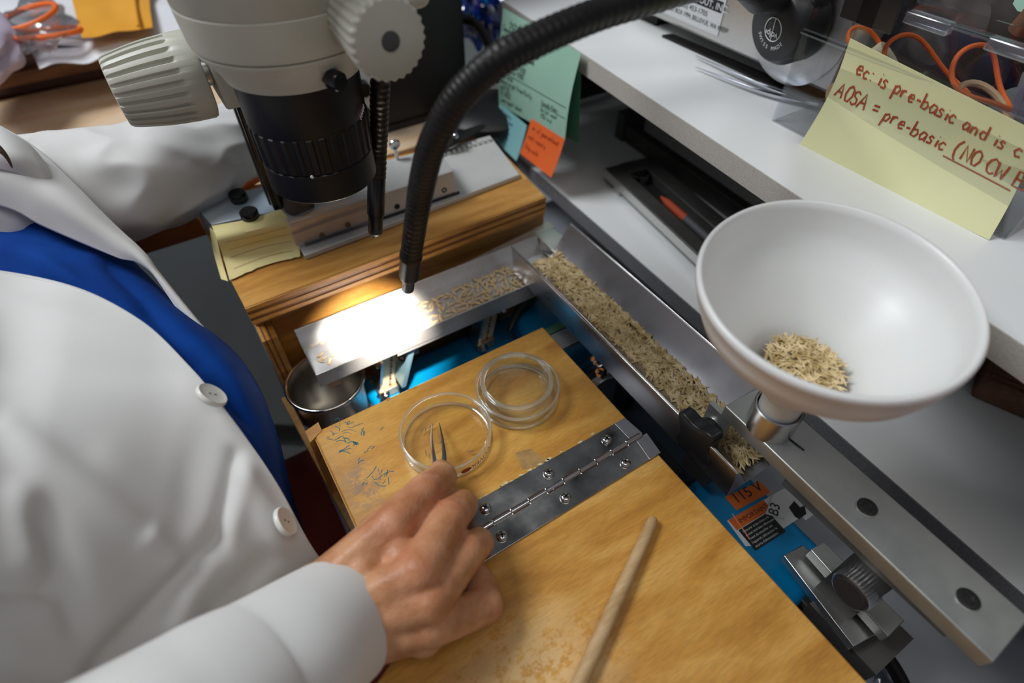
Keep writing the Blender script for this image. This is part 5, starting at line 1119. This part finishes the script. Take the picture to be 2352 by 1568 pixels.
# extensor tendons raise faint ridges on the back of the hand
for k_, s_ in (('iM', 'wa'), ('mM', 'wc'), ('rM', 'wc'), ('pM', 'wb')): caps.append((J[s_].lerp(J[k_], .25) + Vector((0, 0, .0105)), J[k_] + Vector((0, 0, .0050)), .0045, .0058))
fq = [V(dep(690, 1492, .260)), V(dep(600, 1560, .246)), V(dep(300, 1800, .207))]
chain([J['wa'], fq[0] + Vector((0, .008, 0)), fq[1], fq[2]], [.0170, .0200, .0230, .028]); chain([J['wb'], fq[0] - Vector((0, .008, .002)), fq[1]], [.0165, .0200, .0230])
def voxel(caps, vox, smooth_it):
    m = M()
    for (a_, b_, r0, r1_) in caps:
        ax_ = b_ - a_; L_ = ax_.length; ax_ = ax_.normalized() if L_ > 1e-6 else Vector((0, 0, 1))
        pr = [(max(r0 * math.sin(math.radians(t_)), .0001), -r0 * math.cos(math.radians(t_))) for t_ in range(0, 91, 15)] + [(max(r1_ * math.cos(math.radians(t_)), .0001), L_ + r1_ * math.sin(math.radians(t_))) for t_ in range(0, 91, 15)]
        m.lathe(a_, ax_, pr, 20)
    me = bpy.data.meshes.new('tmp'); me.from_pydata(m.v, [], m.f); o = bpy.data.objects.new('tmp', me); COL.objects.link(o)
    md = o.modifiers.new('r', 'REMESH'); md.mode = 'VOXEL'; md.voxel_size = vox
    s2_ = o.modifiers.new('s', 'SMOOTH'); s2_.factor = .5; s2_.iterations = smooth_it
    dg = bpy.context.evaluated_depsgraph_get(); ev = o.evaluated_get(dg).to_mesh()
    r = M(); r.v = [tuple(v_.co) for v_ in ev.vertices]; r.f = [tuple(p_.vertices) for p_ in ev.polygons]
    o.evaluated_get(dg).to_mesh_clear(); bpy.data.objects.remove(o); bpy.data.meshes.remove(me)
    return r
# forearm, elbow, shoulder and chest join the hand in the same surface
elb = V(dep(-60, 1950, .215)); sh = Vector((-.27, .02, .13)); chest = Vector((-.25, .22, .05)); sh2 = Vector((-.29, .44, .15))
caps += [(fq[2], elb, .028, .036), (elb, sh, .038, .05), (sh, chest, .06, .09), (chest, sh2, .09, .06), (chest, Vector((-.24, .22, -.18)), .09, .11), (sh.lerp(sh2, .5) + Vector((0, 0, .02)), Vector((-.27, .22, .22)), .06, .045)]
hm = voxel(caps, .00115, 9)
hand = O('body', hm, 'skin', P_, smooth=True, fix=False, label='bare right hand with curled fingers', angle=180)
tone = hand.data.attributes.new('tone', 'FLOAT', 'POINT'); org = ORG[P_.name]
kn_ = [(J['iM'], .007, .55), (J['mM'], .007, .5), (J['rM'], .006, .15), (idx[1], .007, .45), (mid[1], .007, .4), (rin[1], .006, .3), (pin[1], .006, .3), (idx[3], .006, .4)]
co_ = np.empty(len(hand.data.vertices) * 3); hand.data.vertices.foreach_get('co', co_); co_ = co_.reshape(-1, 3) + np.array(org)
tv = np.zeros(len(co_))
for c_, r_, a_ in kn_: tv += a_ * np.exp(-((co_ - np.array(c_)) ** 2).sum(1) / (2 * (r_ * 1.15) ** 2) * 1.0)
tone.data.foreach_set('value', np.clip(tv, 0, .8).astype(np.float32))
# fingernails
def nail(c_, nr, dr, rx, ry, nm_='fingernail'):
    u_, w_, a_ = frame(nr, dr); m = M(); c_ = V(c_)
    m.sheet(lambda u, v: c_ + u_ * (rx * (2 * u - 1)) * math.sqrt(max(0, 1 - .25 * (2 * v - 1) ** 2)) + w_ * (ry * (2 * v - 1)) - a_ * (.0016 * (2 * v - 1) ** 2 + .0008 * (2 * u - 1) ** 2), 8, 8, .0004)
    O(nm_, m, 'nail', P_, smooth=True)
mat('nail', (.62, .36, .27), rough=.25)

# ---- coat
def mknet(rows): return [[V(dep(px, py, d_)) for px, py, d_ in rw] for rw in rows]
near = mknet([
 [(-260, 610, .30), (-300, 800, .24), (-330, 1100, .19), (-340, 1500, .16), (-340, 1900, .16)],
 [(0, 622, .335), (-20, 800, .29), (-60, 1050, .24), (-110, 1400, .205), (-160, 1800, .19)],
 [(180, 662, .335), (150, 840, .295), (100, 1080, .255), (50, 1380, .225), (0, 1750, .21)],
 [(330, 742, .328), (290, 900, .300), (240, 1120, .270), (200, 1400, .245), (150, 1750, .23)],
 [(440, 846, .320), (395, 990, .303), (350, 1180, .283), (305, 1420, .265), (265, 1750, .25)],
 [(505, 925, .318), (450, 1060, .305), (405, 1220, .290), (365, 1440, .275), (325, 1750, .262)],
 [(570, 1012, .318), (515, 1130, .307), (465, 1270, .295), (425, 1470, .284), (385, 1750, .272)],
 [(640, 1118, .322), (590, 1215, .313), (545, 1330, .305), (500, 1500, .295), (460, 1760, .285)],
 [(705, 1238, .330), (655, 1330, .325), (610, 1430, .318), (560, 1570, .310), (520, 1780, .30)],
 [(752, 1310, .352), (715, 1400, .350), (670, 1500, .345), (620, 1620, .34), (580, 1800, .33)],
 [(800, 1400, .41), (770, 1480, .41), (730, 1570, .41), (690, 1680, .41), (650, 1850, .41)]])
# folds as ridges between two image points on the cloth: (x0,y0,x1,y1,height,width)
folds = [(545, 1040, 500, 1235, -.0045, 16), (500, 1235, 180, 1568, -.0055, 20), (480, 1290, 380, 1450, .003, 22), (20, 990, 330, 1230, .0040, 30), (330, 1230, 400, 1290, .004, 22), (90, 1190, 180, 1450, -.0050, 30),
         (-50, 1350, 110, 1360, -.0050, 22), (560, 1060, 640, 1250, .0035, 24), (180, 1560, 450, 1420, .0032, 26), (620, 1270, 470, 1420, -.0025, 22), (40, 1130, 60, 1300, .0035, 30), (0, 830, 400, 860, -.0020, 30), (0, 690, 330, 760, .0020, 25),
         (240, 1060, 480, 1240, .0018, 40), (0, 1500, 160, 1568, .003, 30), (560, 1080, 520, 1240, .0030, 20)]
def proj(p):
    q = R.T @ (np.array(p) - C0); return CX - F * q[0] / q[2], CY + F * q[1] / q[2]
def folded(p, fl_):
    x, y = proj(p); h = 0
    for x0, y0, x1, y1, a_, w_ in fl_:
        dx, dy = x1 - x0, y1 - y0; L2 = dx * dx + dy * dy; tt = ((x - x0) * dx + (y - y0) * dy) / L2
        tc_ = min(max(tt, 0), 1); dd = math.hypot(x - x0 - dx * tc_, y - y0 - dy * tc_); fade = math.exp(-max(0, abs(tt - .5) - .35) ** 2 * 12)
        h += a_ * math.exp(-(dd / w_) ** 2 * .5) * fade
    return h
def cloth(net, fl_, amp=.0012, sc=14):
    def f(u, v):
        p = catmull(net, u, v); a_ = catmull(net, min(u + .01, 1), v) - catmull(net, max(u - .01, 0), v); b_ = catmull(net, u, min(v + .01, 1)) - catmull(net, u, max(v - .01, 0)); nn = a_.cross(b_)
        nn = nn.normalized() if nn.length > 1e-12 else Vector((0, 0, 1))
        tocam = (Vector((0, 0, HC)) - p); nn = nn if nn.dot(tocam) > 0 else -nn
        edge = min(1, v * 8)
        return p + nn * (folded(p, fl_) * edge + amp * noise.noise(p * sc))
    return f
O('lab_coat_front', M().sheet(cloth(near, folds), 110, 90, .0012), 'coat_cloth', P_, smooth=True, angle=180)
# hem seam along the opening
O('coat_placket', M().tube([catmull(near, u / 60, .012) for u in range(6, 56)], .0009, 6), 'coat_cloth', P_, smooth=True)
far = mknet([
 [(-260, 130, .40), (-260, 250, .375), (-260, 330, .37), (-260, 430, .385)],
 [(0, 292, .400), (0, 350, .378), (0, 400, .374), (0, 472, .385)],
 [(80, 340, .400), (85, 400, .382), (90, 450, .378), (100, 518, .388)],
 [(170, 425, .400), (175, 465, .386), (180, 500, .383), (195, 560, .390)],
 [(255, 510, .400), (260, 535, .391), (265, 558, .390), (275, 592, .393)],
 [(330, 585, .398), (332, 594, .395), (334, 602, .394), (340, 612, .396)],
 [(430, 712, .398), (431, 716, .396), (430, 722, .396), (426, 730, .397)],
 [(530, 830, .400), (530, 834, .398), (528, 838, .398), (522, 842, .40)]])
O('far_lapel', M().sheet(cloth(far, [(0, 350, 330, 600, .002, 16)], .0008), 70, 24, .0012), 'coat_cloth', P_, smooth=True, angle=180)
col = mknet([[(-120, 200, .385), (-110, 300, .37), (-100, 380, .375)], [(-10, 285, .375), (5, 345, .365), (20, 390, .372)], [(60, 330, .385), (80, 380, .376), (90, 420, .380)], [(110, 390, .395), (135, 430, .390), (150, 460, .392)]])
O('coat_collar', M().sheet(cloth(col, [], .0006), 30, 14, .0014), 'coat_cloth', P_, smooth=True, angle=180)
O('hair_lock', M().tube([dep(-60, 300, .34), dep(-10, 335, .345), dep(15, 360, .348), dep(28, 385, .352)], [.004, .0022, .0012, .0004], 8, sub=5), 'hair', P_, smooth=True)
shirt = mknet([
 [(-260, 760, .36), (-260, 620, .39), (-260, 480, .42), (-260, 380, .50), (-260, 420, .62)],
 [(40, 720, .355), (40, 600, .378), (40, 500, .402), (30, 400, .46), (30, 430, .60)],
 [(220, 770, .350), (240, 680, .368), (265, 610, .392), (260, 560, .46), (240, 580, .60)],
 [(330, 850, .345), (380, 760, .358), (415, 722, .384), (420, 716, .45), (400, 740, .60)],
 [(420, 960, .340), (480, 880, .350), (520, 812, .376), (530, 805, .44), (500, 840, .60)],
 [(490, 1060, .340), (560, 980, .346), (590, 915, .374), (598, 905, .44), (570, 940, .60)],
 [(560, 1160, .345), (620, 1090, .348), (632, 1025, .374), (640, 1015, .44), (620, 1050, .60)],
 [(630, 1270, .352), (664, 1200, .354), (662, 1140, .376), (668, 1130, .44), (640, 1150, .60)],
 [(700, 1370, .370), (712, 1300, .372), (700, 1260, .390), (706, 1250, .45), (680, 1260, .60)]])
sf = [(0, 560, 300, 700, .004, 22), (100, 600, 430, 900, .005, 20), (250, 600, 560, 960, -.005, 16), (470, 860, 640, 1150, .005, 14), (0, 655, 200, 690, -.004, 14), (420, 880, 560, 1130, -.004, 12), (0, 520, 200, 560, -.004, 18)]
O('blue_shirt', M().sheet(cloth(shirt, sf), 80, 60, .001), 'shirt_cloth', P_, smooth=True, angle=180)
# buttons
def button(px, py, d_, ax_, r=.0078):
    c_ = V(dep(px, py, d_)); ax_ = V(ax_).normalized()
    b_ = O('coat_button', M().lathe(c_, ax_, [(r * .9, -.001), (r, 0), (r, .0018), (r * .93, .0024), (r * .78, .0020), (r * .5, .0018), (.0002, .0018)], 40, cap1=False), 'button_plastic', P_, smooth=True, angle=50)
    u_, w_, a_ = frame(ax_)
    for s_ in (-1, 1): O('thread_hole', M().lathe(c_ + u_ * s_ * .0016, ax_, [(.0006, .0015), (.0006, .0020)], 8), 'grey_rubber', b_)
nb = (np.cross(ray(485, 910), [0, 0, 1]))
button(484, 910, .3085, (.80, .05, .60), .0085)
button(652, 1200, .3135, (.95, -.12, .35), .0088)
# right sleeve
c0 = joint(772, 1432, .038)
sp = [c0, V(dep(690, 1492, .258)), V(dep(600, 1560, .243)), V(dep(470, 1660, .222)), V(dep(300, 1800, .205)), V(dep(60, 1980, .20)), elb]
def sleeve(pts, rad, ell, sd, n=56, sub=10, amp=.05, fold=0.0):
    m = M().tube(pts, rad, n, sub=sub, cap=False, ell=ell)
    ctr = []
    vs = [Vector(p) for p in m.v]; nr = len(vs) // n
    for i in range(nr):
        c_ = sum(vs[i * n:(i + 1) * n], Vector()) / n
        for k in range(n):
            p = vs[i * n + k]; d_ = p - c_; e_ = min(1, i / 8)
            vs[i * n + k] = c_ + d_ * (1 + amp * e_ * (noise.noise(p * 28 + Vector((sd, 0, 0))) + (1.0 - 2.2 * abs(noise.noise(Vector((p.x * 22, p.y * 40, p.z * 40)) + Vector((0, sd, 0))))) * fold))
    o_ = len(vs); inner = []
    for i in range(nr):
        c_ = sum(vs[i * n:(i + 1) * n], Vector()) / n; inner += [c_ + (vs[i * n + k] - c_) * .955 for k in range(n)]
    m.v = [tuple(p) for p in vs + inner]; fs = list(m.f); m.f = fs + [tuple(reversed([q + o_ for q in f])) for f in fs] + [(k, (k + 1) % n, o_ + (k + 1) % n, o_ + k) for k in range(n)]
    return m
O('right_sleeve', sleeve(sp, [.0315, .0330, .0345, .038, .044, .052, .058], 1.0, 2), 'coat_cloth', P_, smooth=True, angle=180)
lp = [V(dep(-260, 560, .42)), V(dep(-60, 500, .43)), V(dep(80, 460, .44)), V(dep(230, 432, .455)), V(dep(380, 395, .47)), V(dep(500, 345, .50)), V(dep(600, 300, .54))]
O('left_sleeve', sleeve(lp, [.058, .056, .052, .048, .043, .036, .029], .9, 5, amp=.13, n=120, sub=26, fold=.55), 'coat_cloth', P_, smooth=True, angle=180)
# trousers: two thighs reaching under the bench
for y_ in (.14, .30): O('trouser_leg', M().tube([(-.36, y_, -.235), (-.2, y_ + .01, -.235), (-.05, y_ + .02, -.24), (.15, y_ + .03, -.245), (.28, y_ + .03, -.26), (.33, y_ + .03, -.35), (.33, y_ + .03, -ZB + .06)], [.085, .09, .088, .078, .068, .06, .05], 28, sub=6), 'trouser_cloth', P_, smooth=True)
O('coat_back', blob((-.30, .22, -.02), (.11, .20, .27), 4, 24, .08, 2), 'coat_cloth', P_, smooth=True)
